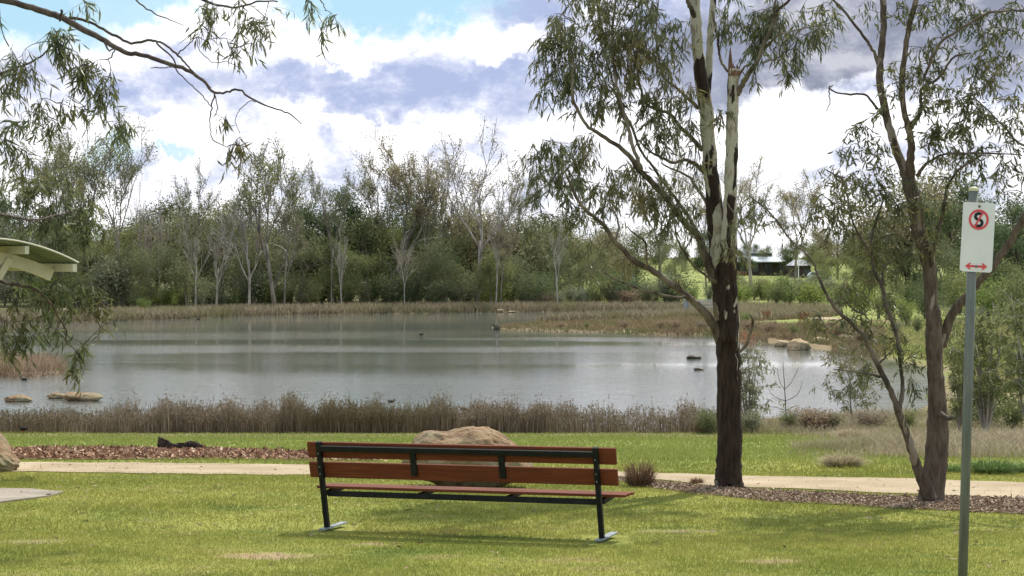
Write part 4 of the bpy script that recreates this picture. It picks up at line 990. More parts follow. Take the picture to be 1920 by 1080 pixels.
L3([(293, 80, 3.5), (325, 112, 3), (330, 130, 2.5), (350, 152, 2), (375, 175, 2), (397, 200, 1.5)], 16.9, 16.8)
L3([(402, 176, 3), (395, 210, 2.5), (394, 235, 2), (400, 262, 2), (425, 276, 1.5)], 16.7, 16.7)
L3([(402, 176, 2), (408, 205, 2), (400, 220, 1.5)], 16.7, 16.7)
L3([(330, 102, 3), (350, 88, 2), (368, 70, 2), (385, 75, 1.5), (400, 72, 1.2)], 16.8, 16.8)
L3([(368, 70, 1.5), (375, 95, 1.5), (400, 118, 1.5), (425, 115, 1.5), (455, 132, 1.2), (462, 148, 1)], 16.8, 16.9, leafnodes=False)
L3([(485, 192, 1.8), (470, 190, 1.5), (450, 205, 1.5), (442, 225, 1.2), (450, 250, 1.2)], 16.6, 16.5)
L3([(325, 125, 2), (300, 127, 2), (282, 127, 1.5)], 16.8, 16.7, leafnodes=False)
L3([(195, 78, 4), (205, 95, 3), (215, 90, 2.5), (208, 108, 2.5), (197, 112, 2)], 17, 17)
L3([(115, 18, 5), (112, 40, 4)], 17, 17, leafnodes=False)
L3([(-395, 300, 24), (-250, 200, 12), (-120, 160, 8), (0, 138, 5), (40, 125, 4), (75, 107, 3.5), (95, 88, 3), (106, 62, 2.5)], hd, 17)
L3([(-370, 0, 26), (-200, -120, 16), (0, -120, 12), (150, -80, 9), (300, -40, 7), (380, 0, 5), (440, 14, 4), (480, 3, 3.5), (520, 3, 2.5)], hd, 17)
L3([(150, -80, 5), (220, -30, 3.5), (255, 0, 3), (290, 25, 2.5), (320, 38, 2), (345, 48, 1.2)], 17, 17, leafnodes=False)
L3([(380, 0, 4), (480, -30, 3), (560, -20, 2.5), (600, 0, 2), (610, 20, 1.5)], 17, 17)
L3([(-395, 420, 26), (-250, 380, 14), (-120, 390, 9), (0, 402, 6), (60, 412, 4), (100, 405, 3), (142, 396, 2)], hd, 24.0)
L3([(-405, 560, 24), (-250, 500, 14), (-120, 500, 9), (-40, 515, 7), (10, 530, 6), (60, 540, 5), (77, 550, 4.5), (97, 573, 4), (113, 600, 3.5), (125, 623, 3), (122, 640, 2), (140, 655, 1.5), (150, 668, 1)], hd, 24.0)
L3([(113, 600, 2), (104, 620, 1.5), (90, 655, 1)], 23.8, 23.8, leafnodes=False)
cl3 = [(20, 120, 35, 35, 16), (50, 140, 35, 20, 10), (112, 70, 22, 30, 14), (125, 95, 22, 25, 12), (15, 170, 25, 30, 8), (70, 220, 30, 30, 10), (100, 235, 18, 30, 7), (25, 260, 30, 50, 16), (55, 300, 35, 40, 12), (180, 135, 32, 30, 22), (200, 170, 22, 22, 14), (165, 115, 18, 20, 6), (130, 185, 10, 20, 4), (155, 205, 12, 12, 4),
       (210, 232, 18, 14, 8), (238, 228, 16, 9, 5), (5, 30, 20, 25, 3), (150, 5, 20, 8, 4), (85, 180, 25, 25, 6)]
cl3b = [(385, 18, 25, 18, 10), (378, 42, 16, 14, 6), (460, 22, 50, 20, 18), (455, 48, 22, 14, 8), (490, 45, 18, 14, 5), (482, 78, 8, 8, 3), (443, 88, 9, 8, 5), (560, 0, 30, 12, 5), (615, 52, 20, 12, 5), (625, 25, 10, 10, 3), (420, 220, 8, 8, 4), (450, 272, 18, 16, 13), (430, 292, 5, 8, 2), (395, 65, 6, 6, 2)]
cl3c = [(35, 335, 45, 35, 18), (100, 350, 35, 35, 12), (150, 385, 45, 30, 16), (60, 400, 60, 35, 24), (20, 450, 40, 25, 12), (120, 425, 55, 30, 20), (180, 440, 22, 22, 6), (90, 465, 50, 18, 8), (60, 560, 60, 30, 20), (120, 545, 50, 32, 22), (170, 550, 28, 30, 10), (30, 620, 38, 25, 12), (80, 620, 30, 20, 8), (20, 660, 25, 14, 6), (145, 640, 14, 18, 6), (142, 690, 10, 14, 5), (195, 575, 12, 16, 3), (205, 600, 10, 12, 2), (-60, 400, 60, 120, 20, 20), (-60, 620, 60, 60, 10, 20)]
T3.twigs(cl3, 17.0, .6, .115, .0165, spr=3, nl=7)
T3.twigs(cl3b, 16.9, .75, .115, .0165, spr=2, nl=7)
T3.twigs(cl3c, 24.0, 1.05, .14, .021, spr=3, nl=7, droop=.9, spread=.5)
tree3 = empty('gum_tree', bx, 'overhanging gum whose dark limbs and drooping leaves enter from the left edge', 'tree')
attach(tr, 'trunk', M['bark2'], tree3); attach(T3.branch, 'branches', M['bark_dark'], tree3); attach(T3.leaf, 'crown', M['leaf_left'], tree3, False)

# ------------------------------------------------------------------ procedural trees for the middle and far distance
def grow(g, anchors, p, d, L, r, level, mx, o):
    n = 5; pts = [p]; rs = [r]
    for i in range(n):
        d = d + rng.normal(0, o['wob'] * (1 if level else .35), 3) + np.array((0, 0, o['up'] * (1 if level else .3))); d = d / np.linalg.norm(d)
        p = p + d * L / n; pts.append(p); rs.append(r * (1 - (i + 1) / n * (1 - o['taper'])))
    k = 7 if level == 0 else (5 if level < mx - 1 else 3)
    g.tube(pts, rs, k)
    if level >= mx - 1: anchors += [q for q in pts[2:]]
    if level < mx:
        nc = o['kids'][level]
        for c in range(nc):
            f = (.35 + .65 * (c + rng.uniform(.2, 1)) / nc) if level else rng.uniform(o['fork'], 1.0)
            f = min(f, 1.0); i = min(int(f * n), n - 1); q = pts[i] + (pts[i + 1] - pts[i]) * (f * n - i)
            a = rng.uniform(0, 2 * math.pi) if level else (c + rng.uniform(-.3, .3)) / nc * 2 * math.pi
            ang = R(o['ang'][level]) * rng.uniform(.65, 1.3)
            u = np.cross(d, (0.3, 1, 0.2)); u /= np.linalg.norm(u); v_ = np.cross(d, u)
            nd = d * math.cos(ang) + (u * math.cos(a) + v_ * math.sin(a)) * math.sin(ang)
            grow(g, anchors, q, nd, L * o['len'][level] * rng.uniform(.75, 1.2), max(rs[i] * o['rk'], .026), level + 1, mx, o)
def make_tree(name, Ht, o, bark, leafm, lm_n, lm_s, spread, label=None):
    tg = Geo(); an = []
    grow(tg, an, np.array((0., 0, -.3)), np.array((rng.normal(0, .05), rng.normal(0, .05), 1.)), Ht * o['trunk'], o['r'], 0, len(o['kids']), o)
    an = np.array(an); ztop = np.percentile(an[:, 2], 99)
    root = empty(name, (0, 0, 0)); tk = tg.build('trunk', bark, root, True); kids = [tk]
    if lm_n:
        idx = rng.integers(0, len(an), lm_n); Pn = an[idx] + rng.normal(0, spread, (lm_n, 3)) * np.array((1, 1, .7))
        Dn = rng.normal(size=(lm_n, 3)); Dn[:, 2] -= .3
        lg = Geo(); leaves(lg, Pn, Dn, rng.uniform(.6, 1.5, lm_n) * lm_s, rng.uniform(.3, .65, lm_n) * lm_s, full=False)
        kids.append(lg.build('crown', leafm, root))
    KIDS[root.name] = kids; root['_h'] = float(ztop + spread * .5)
    return root
vase = dict(trunk=.36, r=.17, wob=.10, up=.07, taper=.62, kids=(4, 4, 4, 3), ang=(26, 28, 30, 34), len=(.85, .62, .6, .6), rk=.62, fork=.55)
tallv = dict(trunk=.42, r=.15, wob=.08, up=.09, taper=.6, kids=(4, 4, 4, 3), ang=(20, 24, 28, 34), len=(.75, .6, .55, .55), rk=.6, fork=.5)
dense = dict(trunk=.5, r=.17, wob=.12, up=.03, taper=.5, kids=(8, 5, 4), ang=(46, 45, 50), len=(.55, .6, .55), rk=.5, fork=.12)
pine = dict(trunk=.7, r=.2, wob=.05, up=.03, taper=.4, kids=(12, 5, 3), ang=(68, 45, 45), len=(.30, .55, .5), rk=.4, fork=.3)
PT = {
    'sparse': [make_tree('gum_tree', 15, tallv, M['bark_far'], M['far_grey'], 3600, .17, .17) for _ in range(2)] + [make_tree('gum_tree', 15, tallv, M['bark_far'], M['far_brown'], 4600, .16, .19)],
    'vase': [make_tree('gum_tree', 15, vase, M['bark_far'], M['far_green'], 3000, .18, .18), make_tree('gum_tree', 15, vase, M['bark_pale'], M['far_brown'], 2600, .15, .18)],
    'bare': [make_tree('gum_tree', 15, vase, M['bark_pale'], M['far_brown'], 500, .18, .3), make_tree('gum_tree', 13, tallv, M['bark_pale'], M['far_brown'], 0, .18, .3)],
    'dense': [make_tree('gum_tree', 12, dense, M['bark_far'], M['far_grey'], 8500, .24, .62), make_tree('gum_tree', 12, dense, M['bark_far'], M['far_green'], 8500, .24, .6), make_tree('gum_tree', 12, dense, M['bark_dark'], M['far_brown'], 8000, .22, .62), make_tree('gum_tree', 12, dense, M['bark_far'], M['far_grey'], 7500, .22, .7)],
    'dark': [make_tree('evergreen_tree', 12, dense, M['bark_dark'], M['far_dark'], 11000, .24, .55), make_tree('pine_tree', 13, pine, M['bark_dark'], M['far_dark'], 9000, .24, .4)],
}
def make_shrub(leafm, n, s_, wd=1.6, ht=1.6, stems_=9, name='shrub', leaf_w=.5):
    tg = Geo(); an = []
    for _ in range(stems_):
        a = rng.uniform(0, 6.283); tip = np.array((math.cos(a) * wd * .42 * rng.uniform(.2, 1), math.sin(a) * wd * .42 * rng.uniform(.2, 1), ht * rng.uniform(.5, .95)))
        mid_ = tip * np.array((.4, .4, .5)) + rng.normal(0, .05, 3); q = smooth_path([np.array((0, 0, -.1)), mid_, tip], 4); tg.tube(q, np.linspace(.03, .008, len(q)), 4); an += list(q[3:])
    an = np.array(an); idx = rng.integers(0, len(an), n); Pn = an[idx] + rng.normal(0, 1, (n, 3)) * np.array((wd * .13, wd * .13, ht * .09)); Pn[:, 2] = np.abs(Pn[:, 2]) + .03
    Dn = rng.normal(size=(n, 3)); Dn[:, 2] += .3
    lg = Geo(); leaves(lg, Pn, Dn, rng.uniform(.6, 1.4, n) * s_, rng.uniform(.5, 1.1, n) * s_ * leaf_w, full=False)
    root = empty(name, (0, 0, 0)); KIDS[root.name] = [tg.build('stems', M['bark_far'], root), lg.build('foliage', leafm, root)]
    root['_h'] = ht; return root
SH = {'bright': [make_shrub(M['bush_bright'], 2200, .13, 2.4, 1.7), make_shrub(M['bush_bright'], 2200, .12, 1.8, 1.9)],
      'grey': [make_shrub(M['bush_grey'], 2000, .13, 1.7, 2.3, 12), make_shrub(M['bush_grey'], 1800, .12, 1.5, 1.6, 10)],
      'brown': [make_shrub(M['bush_brown'], 1700, .12, 2.0, 1.2, 10)],
      'green': [make_shrub(M['far_green'], 2400, .13, 2.2, 2.4, 12)],
      'dark': [make_shrub(M['far_dark'], 2600, .14, 3.2, 2.2, 14)],
      'red': [make_shrub(M['red_flower'], 900, .11, 1.7, 1.0, 10)]}
for root in [r for L in list(PT.values()) + list(SH.values()) for r in L]: root['_used'] = 0
PLANTED = []
def plant(protos, i, px, top, base=None, d=None, kind='', wide=1.0):
    root = protos[i % len(protos)]
    p = G(px, base) if base is not None else GX(px, d)
    while float(sdl(np.array([p[0]]), np.array([p[1]]))[0]) < 1.5 and p[1] < 300: p = GX(px, p[1] + 1.5)     # never in the water
    d_ = p[1]; a, b = ray(px, top); H_ = (CZ + b * d_) - p[2]
    sc = H_ / root['_h']
    o = root if not root['_used'] else copy_tree(root)
    if o is not root: o['_used'] = 1
    root['_used'] = 1
    o.location = tuple(p); o.scale = (sc * wide, sc * wide, sc); o.rotation_euler = (0, 0, rng.uniform(0, 6.28))
    PLANTED.append((kind, px, o)); return o
# tall trees on the far bank: (px of trunk, px of top, ground pixel or distance, kind, variant)
for px, top, d, kd, i, wd in [(25, 300, 172, 'sparse', 0, 1), (95, 232, 178, 'sparse', 1, 1), (165, 222, 172, 'sparse', 0, 1.0), (215, 240, 168, 'sparse', 1, .95), (262, 330, 185, 'bare', 1, .5), (300, 345, 172, 'bare', 1, .6), (333, 370, 180, 'bare', 1, .5),
                              (372, 312, 174, 'sparse', 0, .9), (405, 395, 166, 'bare', 0, .8), (452, 330, 178, 'sparse', 1, .8), (516, 262, 166, 'vase', 0, 1), (565, 300, 185, 'sparse', 1, .8), (622, 300, 170, 'sparse', 0, .7), (690, 285, 184, 'sparse', 2, .9),
                              (745, 250, 180, 'sparse', 2, 1.15), (800, 290, 178, 'sparse', 2, .9), (895, 246, 176, 'vase', 1, 1.15), (860, 300, 188, 'bare', 0, 1), (975, 325, 190, 'sparse', 2, .9), (1238, 285, 215, 'vase', 1, 1.1), (1408, 290, 214, 'vase', 1, 1.15), (1490, 320, 235, 'sparse', 2, 1.1),
                              (130, 280, 190, 'sparse', 2, 1), (1325, 350, 240, 'sparse', 2, 1)]:
    plant(PT[kd], i, px, top, d=d, kind={'sparse': 'tall thin-crowned gum', 'vase': 'large fork-limbed gum', 'bare': 'nearly leafless gum'}[kd], wide=wd)
for px, top, d, kd, i in [(20, 400, 182, 'dense', 0), (60, 420, 176, 'dense', 1), (120, 395, 186, 'dense', 0), (175, 400, 180, 'dark', 0), (228, 420, 178, 'dense', 1), (262, 400, 190, 'dark', 0), (290, 375, 186, 'dark', 0), (330, 400, 180, 'dense', 3), (365, 380, 186, 'dense', 2), (400, 390, 180, 'dense', 0), (440, 400, 188, 'dense', 1),
                          (470, 430, 176, 'dense', 3), (500, 400, 190, 'dense', 0), (545, 410, 184, 'dense', 2), (585, 385, 188, 'dark', 0), (620, 358, 180, 'dark', 1), (655, 380, 184, 'dark', 0), (690, 400, 180, 'dense', 1), (735, 350, 190, 'dark', 0), (775, 385, 186, 'dense', 1), (815, 400, 182, 'dark', 0), (855, 395, 190, 'dense', 2),
                          (900, 385, 192, 'dense', 0), (940, 400, 186, 'dense', 2), (985, 405, 190, 'dense', 3), (1025, 400, 192, 'dense', 0), (1070, 415, 196, 'dense', 3), (1110, 425, 200, 'dense', 2), (1150, 430, 206, 'dense', 0), (1190, 430, 214, 'dense', 3),
                          (85, 440, 170, 'dense', 3), (140, 450, 171, 'dense', 0), (200, 460, 168, 'dense', 3), (255, 465, 167, 'dense', 0), (350, 460, 168, 'dense', 3), (560, 440, 172, 'dense', 0), (640, 450, 171, 'dense', 1), (780, 450, 173, 'dense', 3), (840, 470, 172, 'dense', 0), (920, 465, 174, 'dense', 1), (1040, 470, 184, 'dense', 0), (1090, 470, 186, 'dense', 3), (960, 480, 177, 'dense', 3),
                          (1270, 440, 260, 'dense', 0), (1330, 430, 280, 'dark', 0), (1395, 455, 360, 'dark', 0), (1440, 460, 370, 'dense', 1), (1480, 450, 360, 'dark', 0), (1530, 440, 345, 'dense', 1), (1570, 425, 330, 'dense', 2), (1610, 440, 320, 'dark', 0), (1650, 400, 260, 'dense', 1), (1700, 320, 190, 'dense', 2), (1745, 330, 200, 'dense', 1), (1790, 345, 180, 'dark', 1),
                          (1835, 385, 190, 'dense', 1), (1875, 372, 160, 'dark', 0), (1910, 390, 150, 'dark', 1), (1950, 380, 160, 'dense', 1), (1680, 450, 200, 'dense', 1), (1770, 450, 170, 'dense', 0), (1550, 470, 250, 'dense', 1), (1600, 480, 215, 'dense', 1), (1850, 470, 165, 'dark', 0), (1720, 470, 180, 'dark', 0), (1640, 490, 190, 'dense', 1), (1830, 500, 140, 'dense', 1), (1905, 490, 130, 'dense', 1)]:
    plant(PT[kd], i, px, top, d=d, kind={'dense': 'leafy grey-green gum', 'dark': 'dark green dense tree'}[kd])
for k in range(11):
    px = 40 + k * 105 + rng.uniform(-50, 50); kd = ['bare', 'sparse', 'bare', 'vase'][k % 4]
    plant(PT[kd], int(rng.integers(0, 3 if kd == 'sparse' else 2)), px, rng.uniform(335, 450), d=rng.uniform(163, 171), kind={'sparse': 'small thin-crowned gum', 'vase': 'small forked gum', 'bare': 'small leafless gum'}[kd], wide=rng.uniform(.6, .9))
for k in range(26):
    px = -20 + k * 48 + rng.uniform(-14, 14)
    plant(PT['dense'], int(rng.integers(0, 4)), px, rng.uniform(415, 450), d=rng.uniform(205, 240), kind='leafy grey-green gum')
for k in range(16):
    px = 1180 + k * 50 + rng.uniform(-14, 14)
    plant(PT['dark'] if k % 3 else PT['dense'], 0, px, rng.uniform(448, 462), d=rng.uniform(420, 500), kind='dark green dense tree' if k % 3 else 'leafy grey-green gum')
# shrubs
kn = {'bright': 'bright green bush', 'grey': 'grey-green shrub', 'brown': 'low brown shrub', 'green': 'mid-green shrub', 'dark': 'wide dark green shrub', 'red': 'red-flowered bush'}
for px, top, base, kd, i in [(268, 556, 578, 'bright', 0), (310, 535, 574, 'bright', 1), (345, 530, 572, 'green', 0), (375, 545, 576, 'grey', 0), (415, 545, 573, 'grey', 1), (455, 530, 570, 'bright', 0), (495, 522, 570, 'bright', 0), (530, 535, 571, 'green', 0), (560, 545, 573, 'grey', 0), (230, 500, 575, 'grey', 0), (200, 480, 575, 'grey', 1),
                              (590, 540, 572, 'bright', 1), (620, 550, 571, 'grey', 0), (655, 540, 572, 'green', 0), (690, 545, 570, 'grey', 1), (745, 545, 571, 'bright', 1), (780, 540, 570, 'grey', 0), (850, 490, 573, 'green', 0), (878, 510, 571, 'grey', 0), (915, 515, 567, 'dark', 0), (955, 500, 570, 'grey', 0), (990, 545, 573, 'grey', 1), (1020, 545, 573, 'brown', 0), (1050, 548, 574, 'grey', 0),
                              (1085, 540, 573, 'grey', 1), (1120, 530, 573, 'green', 0), (1150, 535, 573, 'grey', 0), (1185, 540, 573, 'brown', 0), (1215, 530, 572, 'grey', 0), (1260, 540, 572, 'green', 0), (1295, 535, 572, 'bright', 1), (1330, 530, 572, 'grey', 0), (1395, 535, 570, 'bright', 0), (1440, 528, 568, 'bright', 1), (1470, 520, 566, 'grey', 0), (1500, 525, 568, 'green', 0), (1535, 525, 572, 'grey', 1),
                              (1575, 520, 585, 'green', 0), (1620, 530, 590, 'bright', 0), (1665, 535, 600, 'green', 0), (1700, 560, 612, 'bright', 1), (1735, 540, 600, 'dark', 0), (1800, 500, 590, 'green', 0), (1850, 520, 600, 'bright', 0), (1900, 510, 610, 'green', 0), (1780, 590, 625, 'bright', 0), (1720, 590, 625, 'green', 0), (1680, 600, 630, 'grey', 1),
                              (1400, 585, 604, 'bright', 0), (1545, 600, 632, 'brown', 0), (1575, 605, 640, 'brown', 0), (1620, 615, 650, 'brown', 0), (1655, 625, 655, 'green', 0), (1350, 605, 626, 'brown', 0), (1320, 602, 622, 'brown', 0), (1265, 598, 621, 'brown', 0), (1235, 600, 618, 'brown', 0), (1170, 600, 618, 'brown', 0), (1100, 602, 618, 'green', 0), (1050, 604, 618, 'brown', 0), (1440, 600, 630, 'brown', 0), (1490, 605, 634, 'green', 0), (1410, 600, 626, 'brown', 0),
                              (1435, 581, 600, 'red', 0), (1508, 584, 604, 'red', 0)]:
    if px < 1300 and base < 580: base = base + 5; top = top + 2
    plant(SH[kd], i, px, top, base=base, kind=kn[kd], wide=1.0 if kd != 'red' else .8)
for k in range(60):
    px = -30 + k * 22 + rng.uniform(-8, 8); bs_ = rng.uniform(572, 579)
    kd = ['grey', 'green', 'grey', 'dark', 'bright', 'grey'][int(rng.integers(0, 6))]
    plant(SH[kd], k, px, rng.uniform(505, 548), base=bs_, kind=kn[kd], wide=1.1)
for k in range(46):
    px = 1345 + k * 13 + rng.uniform(-8, 8); bs_ = rng.uniform(548, 612) if px > 1600 else rng.uniform(548, 578)
    kd = ['grey', 'green', 'green', 'bright', 'dark', 'grey'][int(rng.integers(0, 6))]
    plant(SH[kd], k, px, bs_ - rng.uniform(22, 55), base=bs_, kind=kn[kd], wide=1.3)
# shrubs on the near right bank
for px, top, base, kd, i in [(1410, 770, 812, 'grey', 1), (1480, 768, 806, 'green', 0), (1530, 765, 808, 'brown', 0), (1560, 772, 806, 'grey', 1), (1640, 770, 806, 'brown', 0), (1700, 765, 806, 'green', 0), (1330, 765, 814, 'green', 0), (1845, 745, 800, 'dark', 0), (1900, 740, 806, 'green', 0), (1800, 745, 800, 'green', 0)]:
    plant(SH[kd], i, px, top, base=base, kind='near-bank ' + kn[kd], wide=1.5)
ORD = ['first', 'second', 'third', 'fourth', 'fifth', 'sixth', 'seventh', 'eighth', 'ninth', 'tenth', 'eleventh', 'twelfth', 'thirteenth', 'fourteenth', 'fifteenth', 'sixteenth', 'seventeenth', 'eighteenth', 'nineteenth', 'twentieth']
REG = [(180, 'behind the left hanging leaves'), (400, 'left of the slim leaning trunk'), (610, 'above the bench left half'), (800, 'around the leaning dead tree'), (980, 'above the boulder'), (1300, 'behind the big gum limbs'),
       (1450, 'behind the snapped stem'), (1620, 'between the two foreground gums'), (1760, 'behind the forked gum'), (5000, 'around the sign pole')]
byk = {}
for kd, px, o in PLANTED:
    rg = [r for lim, r in REG if px < lim][0]
    byk.setdefault((kd, rg), []).append((px, o))
for (kd, rg), L in byk.items():
    L.sort(key=lambda q: q[0])
    istree = ('gum' in kd) or ('tree' in kd); near = kd.startswith('near-bank'); kd_ = kd.replace('near-bank ', '')
    for i, (px, o) in enumerate(L):
        num = (ORD[i] + ' from left of those ' if len(L) > 1 else '')
        tag(o, f'{kd_}{" at the near water edge" if near else ""}, {num}{rg}', 'tree' if istree else 'shrub', ('trees' if istree else 'shrubs') + (' along the near bank' if near else ' beyond the lake'))
        if '_h' in o: del o['_h']
        if '_used' in o: del o['_used']

# leaning dead tree on the far bank
def dead_tree(px, base, spec, label, d=None):
    p = G(px, base); g = Geo(); q = []
    T = GumTree()
    for pts in spec: T.limb(pts, p[1], p[1] + rng.uniform(-2, 2), g, 6, .03, .04)
    rt = empty('dead_tree', p, label, 'tree'); attach(g, 'trunk', M['bark_pale'], rt)
    return rt
dead_tree(722, 600 - 28, [[(718, 580, 12), (728, 540, 12), (742, 510, 10), (765, 475, 7), (785, 440, 5), (800, 405, 4), (820, 370, 2)], [(745, 505, 6), (760, 490, 4), (785, 480, 3), (812, 470, 2), (835, 490, 1.5)], [(758, 485, 5), (775, 465, 4), (800, 462, 3), (825, 475, 2), (838, 488, 1)],
                           [(735, 520, 5), (728, 495, 4), (705, 490, 3), (690, 500, 2)], [(765, 478, 4), (780, 496, 3), (800, 500, 2), (815, 515, 1)], [(770, 470, 4), (790, 450, 3), (830, 445, 2)], [(745, 508, 4), (765, 505, 3), (790, 512, 1.5)], [(728, 540, 4), (745, 525, 2), (760, 520, 1)]],
          'pale leaning dead tree with tangled bare branches on the far bank')
dead_tree(408, 575, [[(405, 580, 7), (410, 545, 6), (420, 510, 5), (430, 470, 5), (435, 440, 4), (445, 420, 2)], [(420, 510, 4), (440, 480, 3), (470, 460, 2)], [(412, 548, 3), (430, 540, 2), (455, 535, 1)], [(432, 465, 3), (420, 440, 2), (425, 400, 1.5)]], 'slim pale bare trunk leaning right on the far bank at left')
dead_tree(540, 575, [[(545, 500, 5), (550, 470, 4), (570, 455, 3), (590, 470, 2), (595, 490, 1)], [(545, 505, 4), (535, 470, 3), (500, 455, 2), (480, 465, 1)], [(514, 572, 8), (517, 530, 8), (530, 500, 7), (545, 500, 4)], [(545, 495, 3), (560, 480, 2), (580, 505, 1)]], 'grey bare-limbed tree with arching dead branches on the far bank')

# ------------------------------------------------------------------ middle-ground shrubs and saplings on the near right bank
def leafy_plant(name, px, base, top, wpx, n_st, tw, leafm, label, cat, Ln=.11, Wn=.022, nl=6, barkm=M['bark_far'], d=None, extra=None, single=False, group=None):
    p = G(px, base) if d is None else GX(px, d); d_ = p[1]; T = GumTree(); tr_ = Geo()
    a, b = ray(px, top); Ht = CZ + b * d_ - p[2]; w_m = wpx * d_ / F
    for k in range(n_st):
        an = rng.uniform(0, 6.28); rr = (0.05 if single and k == 0 else rng.uniform(.3, 1)) * w_m * .42
        tip = p + np.array((math.cos(an) * rr, math.sin(an) * rr, Ht * (0.97 if k == 0 else rng.uniform(.5, .92))))
        st = p if not single or k == 0 else p + np.array((0, 0, Ht * rng.uniform(.25, .6)))
        q = smooth_path([st - np.array((0, 0, .05 if not single or k == 0 else 0)), st + (tip - st) * .45 + rng.normal(0, .06, 3), tip], 5)
        tr_.tube(q, np.linspace(.012 * Ht if k == 0 or not single else .006 * Ht, .004, len(q)), 6); T.nodes += list(q[4:])
    cls = [(px + rng.normal(0, wpx * .26), top + (base - top) * rng.uniform(.05, .8), wpx * .14, (base - top) * .09, 1, d_ + rng.normal(0, w_m * .25)) for _ in range(tw)]
    if tw: T.twigs(cls, d_, 1, Ln, Wn, spr=3, nl=nl, droop=.6, spread=.6)
    rt = empty(name, p, label, cat, group)
    attach(tr_, 'stems', barkm, rt)
    if tw:
        attach(T.branch, 'twigs', barkm, rt); attach(T.leaf, 'foliage', leafm, rt, False)
    return rt, p
sh, p = leafy_plant('shrub', 1402, 800, 640, 84, 8, 150, M['bush_grey'], 'leafy olive shrub with orange tips growing behind the big peeling trunk', 'shrub', .13, .03)
g = Geo(); q = np.array([P(rng.normal(1398, 10), rng.normal(634, 9), p[1] + rng.normal(0, .2)) for _ in range(260)]); leaves(g, q, rng.normal(size=(260, 3)), rng.uniform(.05, .12, 260), rng.uniform(.02, .04, 260), full=False)
attach(g, 'orange_tips', M['orange_tip'], sh, False)
leafy_plant('sapling', 1598, 790, 640, 110, 9, 120, M['leaf_gum2'], 'small leafy sapling tree at the water edge left of the forked gum', 'tree', .14, .028, single=True)
p = G(1472, 800); g = Geo(); rt = empty('sapling', p, 'bare thin sapling with upswept twigs, behind and right of the big trunk', 'tree')
T = GumTree()
for pts in ([(1474, 800, 2.2), (1473, 760, 2), (1471, 720, 1.6), (1468, 680, 1)], [(1472, 730, 1.3), (1485, 715, 1), (1497, 690, .8)], [(1472, 732, 1.3), (1462, 715, 1), (1457, 690, .8)], [(1473, 752, 1.3), (1495, 740, 1), (1505, 715, .7)], [(1473, 752, 1.2), (1450, 742, 1), (1440, 728, .7)], [(1473, 770, 1.2), (1455, 764, 1), (1440, 762, .6)], [(1473, 770, 1.2), (1490, 762, 1), (1500, 760, .6)]):
    T.limb(pts, p[1], p[1], g, 5, .002)
attach(g, 'stems', M['bark_dark'], rt)
leafy_plant('shrub', 1850, 800, 560, 150, 16, 330, M['far_green'], 'tall twiggy grey-green shrub behind the sign pole', 'shrub', .15, .035, barkm=M['bark_pale'], d=46)
leafy_plant('shrub', 1935, 800, 540, 120, 12, 220, M['far_green'], 'tall twiggy shrub cut by the right frame edge', 'shrub', .15, .035, barkm=M['bark_pale'], d=44)
leafy_plant('shrub', 1800, 795, 640, 60, 8, 90, M['leaf_gum2'], 'small dark-leaved shrub just left of the sign pole', 'shrub', .13, .03, d=48)

# ------------------------------------------------------------------ grass tussocks
def tussock(px, base, wpx, hpx, matr, label, n=900, bw=.006):
    p = G(px, base); s_ = p[1] / F; w_ = wpx * s_; h_ = hpx * s_
    a = rng.uniform(0, 6.283, n); r_ = np.sqrt(rng.uniform(0, 1, n)) * w_ * .22
    st = np.stack([np.cos(a) * r_, np.sin(a) * r_, np.full(n, -.01)], 1)
    out = np.stack([np.cos(a), np.sin(a), np.zeros(n)], 1) * (rng.uniform(.1, 1, n) ** .7 * w_ * .52)[:, None]
    hh_ = h_ * rng.uniform(.35, 1.15, n) * (1.05 - .45 * np.linalg.norm(out, axis=1) / (w_ * .52)); mid_ = st + out * .45; mid_[:, 2] += hh_ * .7; tip = st + out; tip[:, 2] += hh_ * rng.uniform(.7, 1.0, n)
    sd_ = rng.normal(size=(n, 3)); sd_[:, 2] = 0; sd_ /= np.linalg.norm(sd_, axis=1)[:, None]; sd_ *= bw / 2
    V = np.stack([st - sd_, st + sd_, mid_ - sd_ * .8, mid_ + sd_ * .8, tip], 1); b = np.arange(n)[:, None] * 5
    g = Geo(); g.v.append(V.reshape(-1, 3)); g.f.append((b + np.array([[0, 1, 3, 2]]), 0)); g.f.append((b + np.array([[2, 3, 4]]), 0)); g.n = 5 * n
    o = g.build('grass_tussock', matr); o.location = tuple(p); tag(o, label, 'grass clump', 'grass tussocks')
tussock(1199, 912, 78, 62, M['tussock'], 'large spiky brown tussock at the right end of the bench')
tussock(1306, 907, 34, 17, M['tussock'], 'small brown tussock on the path edge, left of the big trunk', 300)
tussock(136, 846, 18, 14, M['greengrass'], 'little green tuft on the top edge of the bark bed', 150)
tussock(1860, 888, 110, 36, M['greengrass'], 'large bright green clump right of the sign pole', 900, .012)
tussock(1925, 886, 90, 26, M['greengrass'], 'bright green clump at the right frame edge', 600, .012)
tussock(1785, 885, 70, 18, M['greengrass'], 'low green clump left of the sign pole', 500, .012)
tussock(1595, 824, 70, 26, M['drygrass'], 'rounded pinkish dry grass mound, upper of the right meadow', 900, .012)
tussock(1580, 876, 95, 32, M['drygrass'], 'wide pinkish dry grass mound nearest the path at right', 1200, .01)
tussock(1530, 806, 70, 40, M['reed'], 'dark brown sedge clump at the near right shore', 900, .015)
tussock(1323, 812, 50, 44, M['reed'], 'dark sedge clump against the left side of the big trunk', 700, .015)

